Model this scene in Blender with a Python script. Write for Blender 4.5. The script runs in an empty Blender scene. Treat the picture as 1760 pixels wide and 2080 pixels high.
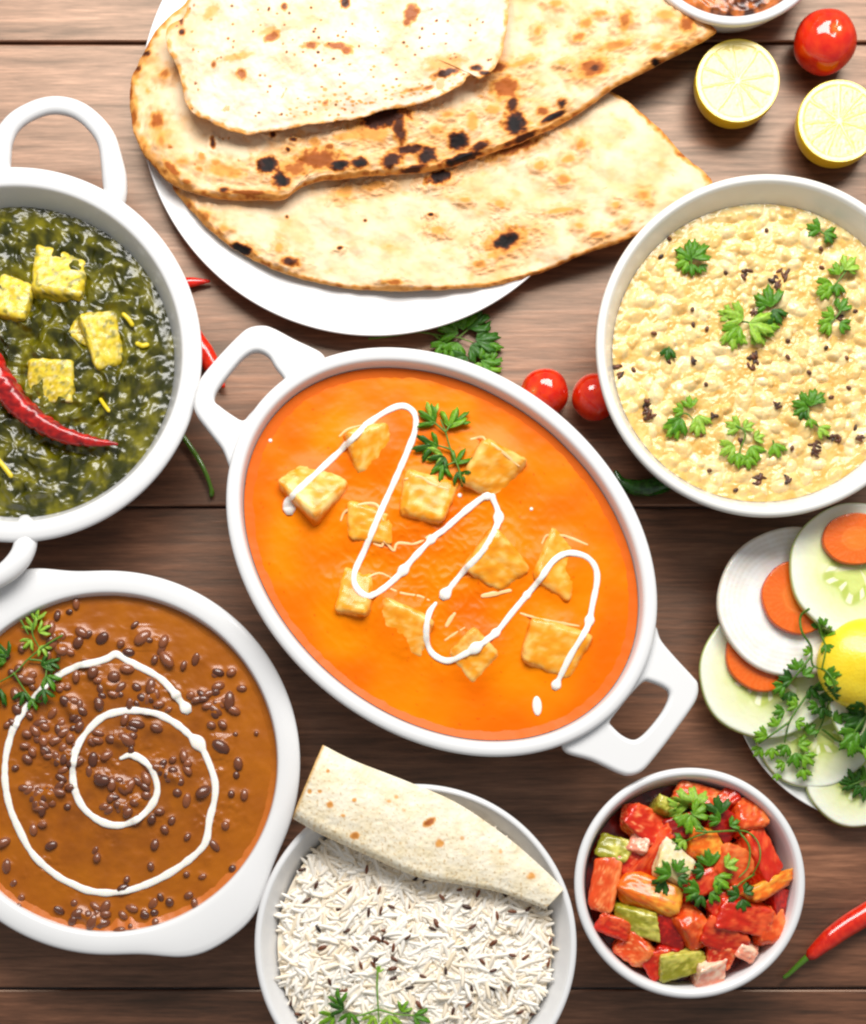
import bpy, math, random
import numpy as np
from mathutils.bvhtree import BVHTree
from mathutils import Vector

# ------------------------------------------------------------------ camera, light, exposure
U = 0.00025                 # one unit of the layout below is a quarter of a millimetre
NX, NY, H = 700.0, 1750.0, 3400.0   # the point of the table straight under the lens, and the lens height
scene = bpy.context.scene
cam_d = bpy.data.cameras.new('camera')
cam = bpy.data.objects.new('camera', cam_d)
scene.collection.objects.link(cam)
cam.location = ((NX - 880) * U, (1040 - NY) * U, H * U)
cam_d.sensor_fit = 'VERTICAL'
cam_d.sensor_height = 24.0
cam_d.lens = 24.0 * H / 2080
cam_d.shift_y = (NY - 1040) / 2080
cam_d.shift_x = (880 - NX) / 2080
cam_d.clip_start = 0.01
cam_d.clip_end = 50
scene.camera = cam
world = bpy.data.worlds.new('World')
scene.world = world
world.use_nodes = True
world.node_tree.nodes['Background'].inputs[0].default_value = (0.95, 0.97, 1.0, 1)
world.node_tree.nodes['Background'].inputs[1].default_value = 0.27

def area(name, loc, target, sx, sy, power, col):
    d = bpy.data.lights.new(name, 'AREA')
    d.shape = 'RECTANGLE'; d.size = sx; d.size_y = sy; d.energy = power; d.color = col
    o = bpy.data.objects.new(name, d)
    scene.collection.objects.link(o)
    o.location = loc
    o.rotation_euler = (Vector(target) - Vector(loc)).to_track_quat('-Z', 'Y').to_euler()
    return o
area('window_light', (0.05, 0.68, 0.90), (0.0, 0.06, 0.0), 1.05, 0.50, 20.0, (1.0, 0.975, 0.94))

scene.view_settings.view_transform = 'Standard'
scene.view_settings.look = 'None'
scene.view_settings.gamma = 1
scene.view_settings.exposure = 0.08
scene.cycles.max_bounces = 8
scene.cycles.filter_width = 2.3

# ------------------------------------------------------------------ helpers
COL = scene.collection
rng = np.random.default_rng(7)
random.seed(7)

def S(px, py, z=0.0):
    """picture position at height z -> layout coordinates (y up)"""
    k = (H - z) / H
    return np.array([NX + (px - NX) * k - 880, 1040 - (NY + (py - NY) * k), z])

def to_screen(v):
    k = H / (H - v[:, 2])
    X = v[:, 0] + 880; Y = 1040 - v[:, 1]
    return NX + (X - NX) * k, NY + (Y - NY) * k

def lin(r, g, b):
    f = lambda c: (c / 255) / 12.92 if c <= 10.3 else ((c / 255 + 0.055) / 1.055) ** 2.4
    return np.array([f(r), f(g), f(b)])

_perm = {}
def noise(x, y, seed=0):
    if seed not in _perm:
        r = np.random.default_rng(seed + 1000)
        a = r.random((256, 256)) * 2 * math.pi
        _perm[seed] = (np.cos(a), np.sin(a))
    gx, gy = _perm[seed]
    xi = np.floor(x).astype(int); yi = np.floor(y).astype(int)
    xf = x - xi; yf = y - yi
    u = xf * xf * xf * (xf * (xf * 6 - 15) + 10); v = yf * yf * yf * (yf * (yf * 6 - 15) + 10)
    def g(dx, dy):
        i = (xi + dx) & 255; j = (yi + dy) & 255
        return gx[i, j] * (xf - dx) + gy[i, j] * (yf - dy)
    return ((g(0, 0) * (1 - u) + g(1, 0) * u) * (1 - v) + (g(0, 1) * (1 - u) + g(1, 1) * u) * v) * 1.5

def fbm(x, y, scale, octaves=4, seed=0, ridge=False):
    s = 0; amp = 1; tot = 0; f = 1 / scale
    for o in range(octaves):
        n = noise(x * f + 17.3 * o, y * f - 9.1 * o, seed + o)
        if ridge: n = 1 - 2 * np.abs(n)
        s = s + n * amp; tot += amp; amp *= 0.5; f *= 2.03
    return s / tot

def sstep(a, b, x):
    t = np.clip((x - a) / (b - a), 0, 1)
    return t * t * (3 - 2 * t)

def mix(a, b, t):
    t = np.asarray(t)[..., None]
    return a * (1 - t) + b * t

def grid_faces(nr, nt, closed=True, base=0):
    i, j = np.meshgrid(np.arange(nr - 1), np.arange(nt if closed else nt - 1), indexing='ij')
    j2 = (j + 1) % nt
    f = np.stack([i * nt + j, (i + 1) * nt + j, (i + 1) * nt + j2, i * nt + j2], -1).reshape(-1, 4)
    return f + base

REG = {}     # meshes that later things are laid on
def mesh_obj(name, verts, faces, mat, parent=None, origin=None, colors=None, smooth=True, reg=None, mesh=None):
    """verts in layout units"""
    verts = np.asarray(verts, float)
    if origin is None:
        origin = parent['_o'] if parent is not None else (verts[:, 0].mean(), verts[:, 1].mean(), verts[:, 2].min())
    origin = np.array([origin[0], origin[1], origin[2]], float)
    me = bpy.data.meshes.new(name)
    if isinstance(faces, np.ndarray):
        n, k = faces.shape
        me.vertices.add(len(verts)); me.loops.add(n * k); me.polygons.add(n)
        me.vertices.foreach_set('co', ((verts - origin) * U).astype(np.float32).ravel())
        me.loops.foreach_set('vertex_index', faces.astype(np.int32).ravel())
        me.polygons.foreach_set('loop_start', np.arange(n, dtype=np.int32) * k)
        me.polygons.foreach_set('loop_total', np.full(n, k, dtype=np.int32))
        me.update(calc_edges=True); me.validate()
    else:
        me.from_pydata([tuple(v) for v in (verts - origin) * U], [], [tuple(f) for f in faces])
        me.update()
    if smooth:
        me.polygons.foreach_set('use_smooth', np.ones(len(me.polygons), dtype=bool))
    if colors is not None:
        a = me.color_attributes.new('Col', 'FLOAT_COLOR', 'POINT')
        c = np.ones((len(verts), 4), np.float32); c[:, :3] = np.clip(colors, 0, 1)
        a.data.foreach_set('color', c.ravel())
    me.materials.append(mat)
    o = bpy.data.objects.new(name, me)
    COL.objects.link(o)
    if parent is not None:
        o.parent = parent
    else:
        o.location = tuple(origin * U)
    if reg:
        REG.setdefault(reg, []).append((verts, [tuple(map(int, f)) for f in faces]))
        BV.pop(reg, None)
    return o

BV = {}
def tree(reg):
    if reg not in BV:
        V = []; F = []; n = 0
        for v, f in REG[reg]:
            V.extend(map(tuple, v)); F.extend(tuple(i + n for i in q) for q in f); n += len(v)
        BV[reg] = BVHTree.FromPolygons(V, F)
    return BV[reg]
CAMP = Vector((NX - 880, 1040 - NY, H))
def hit(px, py, reg, z0=100):
    """where the surface stands that is seen at this place"""
    p = S(px, py, 0)
    d = (Vector(p) - CAMP).normalized()
    r = tree(reg).ray_cast(CAMP, d)
    return np.array(r[0]) if r[0] is not None else S(px, py, z0)
def under(x, y, reg, z0=0):
    r = tree(reg).ray_cast(Vector((x, y, 900)), Vector((0, 0, -1)))
    return r[0][2] if r[0] is not None else z0

def thing(name, label, cat, origin, group=None):
    o = bpy.data.objects.new(name, None)
    o.empty_display_size = 0.01
    COL.objects.link(o)
    o.location = (origin[0] * U, origin[1] * U, origin[2] * U)
    o['_o'] = [float(origin[0]), float(origin[1]), float(origin[2])]
    o['label'] = label; o['category'] = cat
    if group: o['group'] = group
    return o
def tag(o, label, cat, group=None):
    o['label'] = label; o['category'] = cat
    if group: o['group'] = group
    return o

def catmull(pts, n, closed=False):
    P = np.array(pts, float)
    if closed:
        P = np.vstack([P[-1], P, P[0], P[1]])
    else:
        P = np.vstack([2 * P[0] - P[1], P, 2 * P[-1] - P[-2]])
    segs = len(P) - 3
    L = np.linalg.norm(P[2:-1] - P[1:-2], axis=1) if True else None
    L = L[:segs]
    cum = np.concatenate([[0], np.cumsum(L)])
    u = np.linspace(0, cum[-1], n, endpoint=not closed)
    k = np.clip(np.searchsorted(cum, u, side='right') - 1, 0, segs - 1)
    t = ((u - cum[k]) / np.maximum(L[k], 1e-9))[:, None]
    p0, p1, p2, p3 = P[k], P[k + 1], P[k + 2], P[k + 3]
    return 0.5 * (2 * p1 + (p2 - p0) * t + (2 * p0 - 5 * p1 + 4 * p2 - p3) * t * t + (3 * p1 - p0 - 3 * p2 + p3) * t ** 3)

def sweep(path, rad, flat=1.0, ns=12):
    """closed tube along a path; rad one radius per point"""
    P = np.asarray(path, float); n = len(P)
    rad = np.asarray(rad, float) * np.ones(n)
    T = np.gradient(P, axis=0); T /= np.linalg.norm(T, axis=1)[:, None] + 1e-9
    side = np.cross(T, np.array([0, 0, 1.0])); sl = np.linalg.norm(side, axis=1)
    side[sl < 1e-4] = (1, 0, 0)
    side /= np.linalg.norm(side, axis=1)[:, None]
    up = np.cross(side, T)
    a = np.linspace(0, 2 * math.pi, ns, endpoint=False)
    V = P[:, None] + rad[:, None, None] * (side[:, None] * np.cos(a)[None, :, None] + flat * up[:, None] * np.sin(a)[None, :, None])
    # rounded ends
    rings = [V[0] * 0.45 + P[0] * 0.55 - T[0] * rad[0] * 0.8] + list(V) + [V[-1] * 0.45 + P[-1] * 0.55 + T[-1] * rad[-1] * 0.8]
    V = np.array(rings); m = len(V)
    Vf = V.reshape(-1, 3)
    F = [tuple(f) for f in grid_faces(m, ns)]
    F.append(tuple(range(ns))); F.append(tuple((m - 1) * ns + i for i in range(ns))[::-1])
    return Vf, F

# ------------------------------------------------------------------ materials
def new_mat(name):
    m = bpy.data.materials.new(name); m.use_nodes = True
    nt = m.node_tree
    return m, nt, nt.nodes['Principled BSDF']
def setp(b, **k):
    for n, v in k.items():
        b.inputs[n.replace('_', ' ')].default_value = v
def food(name, col=None, rough=0.35, sss=0.0, bump=0.0, bscale=600, coat=0.0, spec=0.5, sss_r=(0.004, 0.002, 0.001), coat_rough=0.08, var=0.0, rad=(1, 0.5, 0.25)):
    """vertex-coloured (or one-coloured) procedural material with fine grain"""
    m, nt, b = new_mat(name)
    N, L = nt.nodes, nt.links
    if col is None:
        a = N.new('ShaderNodeVertexColor'); a.layer_name = 'Col'; src = a.outputs[0]
    else:
        a = N.new('ShaderNodeRGB'); a.outputs[0].default_value = (*col, 1); src = a.outputs[0]
    tc = N.new('ShaderNodeTexCoord')
    nz = N.new('ShaderNodeTexNoise'); nz.inputs['Scale'].default_value = bscale; nz.inputs['Detail'].default_value = 5
    L.new(tc.outputs['Object'], nz.inputs['Vector'])
    if var:
        hs = N.new('ShaderNodeHueSaturation')
        mr = N.new('ShaderNodeMapRange'); mr.inputs[3].default_value = 1 - var; mr.inputs[4].default_value = 1 + var
        mr.inputs[1].default_value = 0.3; mr.inputs[2].default_value = 0.7
        L.new(nz.outputs[0], mr.inputs[0]); L.new(mr.outputs[0], hs.inputs['Value']); L.new(src, hs.inputs['Color'])
        src = hs.outputs[0]
    L.new(src, b.inputs['Base Color'])
    if bump:
        bp = N.new('ShaderNodeBump'); bp.inputs['Strength'].default_value = bump; bp.inputs['Distance'].default_value = 0.0008
        L.new(nz.outputs[0], bp.inputs['Height']); L.new(bp.outputs[0], b.inputs['Normal'])
    setp(b, Roughness=rough)
    b.inputs['Specular IOR Level'].default_value = spec
    b.inputs['Coat Weight'].default_value = coat
    b.inputs['Coat Roughness'].default_value = coat_rough
    if sss:
        b.inputs['Subsurface Weight'].default_value = sss
        b.inputs['Subsurface Radius'].default_value = rad
        b.inputs['Subsurface Scale'].default_value = sss_r[0]
    return m

def ceramic_mat(name, col):
    m, nt, b = new_mat(name)
    N, L = nt.nodes, nt.links
    tc = N.new('ShaderNodeTexCoord')
    nz = N.new('ShaderNodeTexNoise'); nz.inputs['Scale'].default_value = 25; nz.inputs['Detail'].default_value = 3
    L.new(tc.outputs['Object'], nz.inputs['Vector'])
    cr = N.new('ShaderNodeValToRGB')
    cr.color_ramp.elements[0].position = 0.3; cr.color_ramp.elements[0].color = (*[c * 0.975 for c in col], 1)
    cr.color_ramp.elements[1].position = 0.7; cr.color_ramp.elements[1].color = (*col, 1)
    L.new(nz.outputs[0], cr.inputs[0]); L.new(cr.outputs[0], b.inputs['Base Color'])
    bp = N.new('ShaderNodeBump'); bp.inputs['Strength'].default_value = 0.05; bp.inputs['Distance'].default_value = 0.001
    L.new(nz.outputs[0], bp.inputs['Height']); L.new(bp.outputs[0], b.inputs['Normal'])
    setp(b, Roughness=0.22)
    return m
CERAMIC = ceramic_mat('white_glazed_ceramic', (0.80, 0.80, 0.80))
CERAMIC_WARM = ceramic_mat('ivory_glazed_ceramic', (0.82, 0.81, 0.77))

def wood_mat():
    m, nt, b = new_mat('brown_wood')
    N, L = nt.nodes, nt.links
    tc = N.new('ShaderNodeTexCoord')
    oi = N.new('ShaderNodeObjectInfo')
    add = N.new('ShaderNodeVectorMath'); add.operation = 'ADD'
    cmb = N.new('ShaderNodeCombineXYZ')
    mul = N.new('ShaderNodeMath'); mul.operation = 'MULTIPLY'; mul.inputs[1].default_value = 37.0
    L.new(oi.outputs['Random'], mul.inputs[0]); L.new(mul.outputs[0], cmb.inputs[0]); L.new(mul.outputs[0], cmb.inputs[2])
    L.new(tc.outputs['Object'], add.inputs[0]); L.new(cmb.outputs[0], add.inputs[1])
    def stretched(sx, sy, scale, detail, rough=0.55, dist=0.0):
        mp = N.new('ShaderNodeMapping'); mp.inputs['Scale'].default_value = (sx, sy, 1)
        L.new(add.outputs[0], mp.inputs['Vector'])
        n = N.new('ShaderNodeTexNoise'); n.inputs['Scale'].default_value = scale; n.inputs['Detail'].default_value = detail
        n.inputs['Roughness'].default_value = rough; n.inputs['Distortion'].default_value = dist
        L.new(mp.outputs[0], n.inputs['Vector']); return n
    broad = stretched(4, 24, 1.0, 5, 0.6, 0.5)
    fine = stretched(14, 230, 1.0, 6, 0.7, 0.3)
    pores = stretched(60, 650, 1.0, 3, 0.6)
    def math_(op, a, bb, clamp=False):
        n = N.new('ShaderNodeMath'); n.operation = op; n.use_clamp = clamp
        for i, s in enumerate((a, bb)):
            if isinstance(s, (int, float)): n.inputs[i].default_value = s
            else: L.new(s, n.inputs[i])
        return n.outputs[0]
    g = math_('ADD', math_('MULTIPLY', broad.outputs[0], 0.36), math_('ADD', math_('MULTIPLY', fine.outputs[0], 0.46), math_('MULTIPLY', pores.outputs[0], 0.18)))
    cr = N.new('ShaderNodeValToRGB'); e = cr.color_ramp.elements
    e[0].position = 0.35; e[0].color = (0.020, 0.0075, 0.004, 1)
    e[1].position = 0.65; e[1].color = (0.37, 0.165, 0.090, 1)
    x = cr.color_ramp.elements.new(0.44); x.color = (0.088, 0.033, 0.017, 1)
    x = cr.color_ramp.elements.new(0.53); x.color = (0.185, 0.076, 0.040, 1)
    L.new(g, cr.inputs[0]); L.new(cr.outputs[0], b.inputs['Base Color'])
    mr = N.new('ShaderNodeMapRange'); mr.inputs[1].default_value = 0.35; mr.inputs[2].default_value = 0.65
    mr.inputs[3].default_value = 0.46; mr.inputs[4].default_value = 0.29
    L.new(g, mr.inputs[0]); L.new(mr.outputs[0], b.inputs['Roughness'])
    bp = N.new('ShaderNodeBump'); bp.inputs['Strength'].default_value = 0.4; bp.inputs['Distance'].default_value = 0.0005
    L.new(g, bp.inputs['Height']); L.new(bp.outputs[0], b.inputs['Normal'])
    b.inputs['Specular IOR Level'].default_value = 1.0
    b.inputs['Specular Tint'].default_value = (1.0, 0.80, 0.63, 1)   # warm varnish
    return m
WOOD = wood_mat()

# ------------------------------------------------------------------ table of wide planks
def build_table():
    t = thing('table', 'dark brown wooden table of wide horizontal planks under all the dishes', 'table', (0, 0, -90))
    seams = [-1850, -870, 87, 1030, 2008, 2960, 3900]
    x0, x1 = -1500 - 880, 3300 - 880
    for a, c in zip(seams[:-1], seams[1:]):
        ya, yb = 1040 - c + 2.0, 1040 - a - 2.0
        pr = [(ya, -90), (ya, -4), (ya + 1.2, -1.2), (ya + 4, 0), (yb - 4, 0), (yb - 1.2, -1.2), (yb, -4), (yb, -90)]
        o = np.array([(x0 + x1) / 2, (ya + yb) / 2, -45])
        V = [(x, y, z) for x in (x0, x1) for y, z in pr]
        n = len(pr)
        F = [(i, (i + 1) % n, n + (i + 1) % n, n + i) for i in range(n)]
        F = [f[::-1] for f in F]
        F.append(tuple(range(n))); F.append(tuple(range(n, 2 * n))[::-1])
        mesh_obj('plank', V, F, WOOD, parent=t, smooth=False)
    # the dark underlay that shows through the joints
build_table()

# ------------------------------------------------------------------ bowls
def ring_pts(cx, cy, a, b, rot, th):
    x = a * np.cos(th); y = b * np.sin(th)
    c, s = math.cos(rot), math.sin(rot)
    return cx + x * c - y * s, cy + x * s + y * c

def bowl_mesh(c, a, b, rot, rings, nt=200, lug=None):
    th = np.linspace(0, 2 * math.pi, nt, endpoint=False)
    lv = lug(th) if lug else 0
    V = []
    for d, s, z, lw in rings:
        x, y = ring_pts(c[0], c[1], (a - d) * s + lv * lw, (b - d) * s + lv * lw, rot, th)
        V.append(np.stack([x, y, np.full(nt, float(z))], -1))
    m = len(V); V = np.concatenate(V)
    return V, grid_faces(m, nt)

def std_rings(zr, rim, wall_d, wall_z, thick=10, foot=0.55, lug=False, dome=4):
    """inside bottom centre -> rim -> outside bottom centre"""
    L = 1.0 if lug else 0.0
    R = []
    R += [(wall_d, 0.0005, 14, 0), (wall_d, foot * 0.9, 14, 0), (wall_d, foot * 1.12, 20, 0)]
    for t in (0.2, 0.4, 0.6, 0.8):
        s = foot * 1.12 + (1 - foot * 1.12) * (1 - (1 - t) ** 2.2)
        R.append((wall_d, s, 20 + (zr - wall_z - 20) * t ** 1.4, 0))
    R.append((wall_d, 1, zr - wall_z, 0))
    R.append((rim + (wall_d - rim) * 0.45, 1, zr - wall_z * 0.55, 0))
    R += [(rim + 2, 1, zr - dome * 2.2, 0), (rim, 1, zr - dome * 1.3, 0), (rim - 2.0, 1, zr - dome * 0.75, L * .02), (rim * 0.82, 1, zr - dome * 0.35, L * .1),
          (rim * 0.5, 1, zr, L * .5), (rim * 0.22, 1, zr - dome * 0.4, L * .85), (rim * 0.07, 1, zr - dome, L * .97),
          (0, 1, zr - dome * 2, L), (0.5, 1, zr - dome * 3 - 2, L), (4, 1, zr - dome * 4 - 4, L * .9), (rim * 0.5 + 4, 1, zr - dome * 4 - 10, L * .3)]
    od = min(wall_d - thick, rim)
    od = max(od, 5)
    R.append((od + 1, 1, zr - dome * 4 - 26, 0))
    for t in (0.8, 0.6, 0.4, 0.2):
        s = foot * 1.15 + (1 - foot * 1.15) * (1 - (1 - t) ** 2.2)
        R.append((od + 2, s, 8 + (zr - dome * 4 - 34) * t ** 1.4, 0))
    R += [(od, foot * 1.08, 8, 0), (od, foot * 1.06, 0, 0), (od, 0.0005, 0, 0)]
    return R

def make_bowl(label, sx, sy, R, zr, rim, wall_d, wall_z, mat=CERAMIC, b=None, rot=0, lug=None, name='serving_bowl', **k):
    c = S(sx, sy, zr); kk = (H - zr) / H
    a_ = R * kk; b_ = (b or R) * kk
    t = thing(name, label, 'bowl', (c[0], c[1], 0))
    V, F = bowl_mesh(c, a_, b_, rot, std_rings(zr, rim, wall_d, wall_z, lug=bool(lug), **k), lug=lug)
    mesh_obj('bowl_body', V, F, mat, parent=t)
    return t, c, a_, b_

def sheet(c, a, b, rot, zf, cf, mat, name, reg=None, parent=None, nr=170, nt=480, label=None, cat=None):
    """a food surface filling a bowl: zf(x, y, t) height, cf(x, y, z, t, sx, sy) colour"""
    t = np.linspace(0.0005, 1, nr)
    th = np.linspace(0, 2 * math.pi, nt, endpoint=False)
    T, TH = np.meshgrid(t, th, indexing='ij')
    x, y = ring_pts(c[0], c[1], a * T, b * T, rot, TH)
    x = x.ravel(); y = y.ravel(); T = T.ravel()
    z = zf(x, y, T)
    V = np.stack([x, y, z], -1)
    sx, sy = to_screen(V)
    C = cf(x, y, z, T, sx, sy)
    # body of the food below its surface
    F = grid_faces(nr, nt)
    low = V[-nt:].copy(); cen = np.array([c[0], c[1], 0])
    low[:, :2] = cen[:2] + (low[:, :2] - cen[:2]) * 0.84; low[:, 2] -= 14
    V2 = np.vstack([V, V[-nt:], low]); C2 = np.vstack([C, C[-nt:], C[-nt:]])
    F2 = np.vstack([F, grid_faces(2, nt, base=nr * nt)])
    o = mesh_obj(name, V2, F2, mat, parent=parent, origin=None if parent else (c[0], c[1], z.min() - 40), colors=C2)
    if reg:
        REG.setdefault(reg, []).append((V, [tuple(map(int, f)) for f in F])); BV.pop(reg, None)
    if label: tag(o, label, cat)
    return o

# ------------------------------------------------------------------ generic pieces
def chunk_mesh(c, w, h, d, rot, tilt=(0, 0), rnd=0.25, wob=0.06, seed=0, n=9, shear=0.0):
    """an irregular block with rounded corners; rot is the turn in the picture, clockwise"""
    r = np.random.default_rng(seed)
    idx = {}; V = []; F = []
    g = np.linspace(-1, 1, n)
    def vid(p):
        k = tuple(np.round(p, 5))
        if k not in idx: idx[k] = len(V); V.append(p)
        return idx[k]
    for ax in range(3):
        for sg in (-1, 1):
            for i in range(n - 1):
                for j in range(n - 1):
                    q = []
                    for (u, v) in ((g[i], g[j]), (g[i + 1], g[j]), (g[i + 1], g[j + 1]), (g[i], g[j + 1])):
                        p = [0, 0, 0]; p[ax] = sg; p[(ax + 1) % 3] = u; p[(ax + 2) % 3] = v
                        q.append(vid(tuple(p)))
                    F.append(q if sg > 0 else q[::-1])
    P = np.array(V, float)
    sgn = np.sign(P); core = np.clip(np.abs(P), 0, 1 - rnd)
    core = sgn * core; e = P - core; L = np.linalg.norm(e, axis=1)[:, None]
    P2 = core + np.where(L > 1e-6, e / np.maximum(L, 1e-6), 0) * rnd
    # trilinear corner jitter, the block is never quite square
    J = (r.random((2, 2, 2, 3)) - 0.5) * 2 * wob * 2.2
    a = (P + 1) / 2
    off = 0
    for i in (0, 1):
        for j in (0, 1):
            for k in (0, 1):
                wgt = (a[:, 0] if i else 1 - a[:, 0]) * (a[:, 1] if j else 1 - a[:, 1]) * (a[:, 2] if k else 1 - a[:, 2])
                off = off + wgt[:, None] * J[i, j, k]
    P3 = P2 + off
    nn = fbm(P3[:, 0] * 3 + P3[:, 2] * 2.1, P3[:, 1] * 3 - P3[:, 2] * 1.7, 1.0, 3, seed % 50)
    P3 = P3 * (1 + wob * 0.7 * nn)[:, None]
    P3[:, 0] += shear * P3[:, 1]
    loc = P3.copy()
    Q = P3 * np.array([w / 2, h / 2, d / 2])
    tx, ty = math.radians(tilt[0]), math.radians(tilt[1])
    Rx = np.array([[1, 0, 0], [0, math.cos(tx), -math.sin(tx)], [0, math.sin(tx), math.cos(tx)]])
    Ry = np.array([[math.cos(ty), 0, math.sin(ty)], [0, 1, 0], [-math.sin(ty), 0, math.cos(ty)]])
    rz = -math.radians(rot)
    Rz = np.array([[math.cos(rz), -math.sin(rz), 0], [math.sin(rz), math.cos(rz), 0], [0, 0, 1]])
    Q = Q @ Rx.T @ Ry.T @ Rz.T + np.array(c)
    return Q, np.array(F), loc

def ellipsoid(c, rx, ry, rz, rot=0, nu=10, nv=7, tilt=0):
    u = np.linspace(0, 2 * math.pi, nu, endpoint=False); v = np.linspace(0.02, math.pi - 0.02, nv)
    Vv, Uu = np.meshgrid(v, u, indexing='ij')
    P = np.stack([rx * np.sin(Vv) * np.cos(Uu), ry * np.sin(Vv) * np.sin(Uu), rz * np.cos(Vv)], -1).reshape(-1, 3)
    cy, sy = math.cos(tilt), math.sin(tilt)
    P = P @ np.array([[cy, 0, sy], [0, 1, 0], [-sy, 0, cy]]).T
    cz, sz = math.cos(rot), math.sin(rot)
    P = P @ np.array([[cz, -sz, 0], [sz, cz, 0], [0, 0, 1]]).T
    return P + np.array(c), grid_faces(nv, nu)

# ------------------------------------------------------------------ coriander
def leaf_color(n, light): return None
LEAF = food('coriander_leaf', rough=0.42, bump=0.25, bscale=900, spec=0.5, var=0.25)
LEAF.node_tree.nodes['Principled BSDF'].inputs['Subsurface Weight'].default_value = 0.15
LEAF.node_tree.nodes['Principled BSDF'].inputs['Subsurface Scale'].default_value = 0.0006
GREENS = [lin(84, 142, 18), lin(122, 174, 34), lin(54, 106, 20), lin(158, 198, 66)]

def leaf_mesh(base, ang, L, seed, reg=None, lift=5, feathery=False, tilt=0.15, width=1.0, green=None):
    """one lobed coriander leaflet; base in layout coordinates, ang in degrees clockwise from the picture's right"""
    r = np.random.default_rng(seed)
    n = 61
    a = np.linspace(-1.15, 1.15, n) * width
    p = a / (1.15 * width)
    if feathery:
        rad = L * (0.34 + 0.66 * np.abs(np.cos(p * math.pi * 1.5)) ** 1.3 * (1 - 0.38 * p ** 2)) * (1 - 0.10 * (np.sin(p * 24) > 0.3))
    else:
        rad = L * (0.58 + 0.42 * np.abs(np.cos(p * math.pi * 1.5)) ** 0.8 * (1 - 0.2 * p ** 2) + 0.07 * np.cos(p * 26 + r.random() * 3)) * (1 - 0.25 * np.abs(p) ** 4)
    rad = rad * (1 + 0.08 * (r.random(n) - 0.5))
    A = -math.radians(ang)
    rows = [0.18, 0.4, 0.6, 0.8, 1.0]
    V = [(0, 0, 0)]
    for q in rows:
        # veins stay low, the blade arches between them
        zz = L * (0.10 * math.sin(q * 2.6) * (1 + 0) + 0.055 * q * np.cos(p * math.pi * 3 + 1)) + tilt * q * L * 0.5 - 0.10 * L * q * q * (1 + p)
        V += list(zip(rad * q * np.cos(a), rad * q * np.sin(a), zz))
    V = np.array(V)
    ca, sa = math.cos(A), math.sin(A)
    W = V.copy(); W[:, 0] = V[:, 0] * ca - V[:, 1] * sa; W[:, 1] = V[:, 0] * sa + V[:, 1] * ca
    W += np.array(base) + np.array([0, 0, lift])
    if reg:
        for i in range(len(W)):
            W[i, 2] = max(W[i, 2], under(W[i, 0], W[i, 1], reg, W[i, 2] - 50) + 2.0)
    F = [(0, 1 + i, 2 + i) for i in range(n - 1)]
    for k in range(len(rows) - 1):
        b0 = 1 + k * n; b1 = b0 + n
        F += [(b0 + i, b1 + i, b1 + i + 1, b0 + i + 1) for i in range(n - 1)]
    g = GREENS[int(r.integers(0, 4))] if green is None else green
    vein = np.ones(len(W))
    vein[1:] = np.tile(0.78 + 0.22 * sstep(0.0, 0.10, np.abs(((p * 1.5 + 0.5) % 1) - 0.5)), len(rows))
    C = g[None, :] * (2.0 - vein)[:, None] * (0.85 + 0.3 * r.random((len(W), 1)))
    # the blade has a little thickness
    m = len(W); W2 = np.vstack([W, W - np.array([0, 0, 0.8])]); C2 = np.vstack([C, C * 1.1])
    F2 = list(F) + [tuple(i + m for i in f[::-1]) for f in F]
    e0 = 1 + (len(rows) - 1) * n
    F2 += [(e0 + i, e0 + i + 1 + 0, e0 + i + 1 + m, e0 + i + m)[::-1] for i in range(n - 1)]
    return W2, F2, C2

def sprig(label, reg, stems, leaves, lift=4, feathery=False, green=None, seed=0, z0=0, group=None, name='coriander_sprig', srad=2.2, stem_green=(104, 150, 50)):
    """stems: lists of picture points (x, y, extra height); leaves: (x, y, angle, length)"""
    allp = []
    parts = []
    for st in stems:
        pts = [hit(p[0], p[1], reg, z0) + np.array([0, 0, (p[2] if len(p) > 2 else 0) + srad + 1]) for p in st]
        path = catmull(pts, max(12, len(pts) * 8))
        for i in range(len(path)):
            path[i, 2] = max(path[i, 2], under(path[i, 0], path[i, 1], reg, z0) + srad * 0.8)
        path[:, 2] = np.convolve(np.pad(path[:, 2], 2, mode='edge'), np.ones(5) / 5, 'valid')
        parts.append(('stem', *sweep(path, np.linspace(srad, srad * 0.6, len(path)), ns=6), None))
    for i, lf in enumerate(leaves):
        x, y, ang, L = lf[:4]
        g = lf[4] if len(lf) > 4 else green
        if isinstance(g, int): g = GREENS[g]
        b = hit(x, y, reg, z0)
        W, F, C = leaf_mesh(b, ang, L, seed * 31 + i, reg, lift, feathery, green=g)
        parts.append(('leaf', W, F, C))
    allv = np.vstack([p[1] for p in parts])
    o = (allv[:, 0].mean(), allv[:, 1].mean(), allv[:, 2].min())
    t = thing(name, label, 'herb', o, group)
    for nm, W, F, C in parts:
        if C is None: C = np.tile(lin(*stem_green), (len(W), 1))
        mesh_obj(nm, W, F, LEAF, parent=t, colors=C)
    return t

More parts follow.
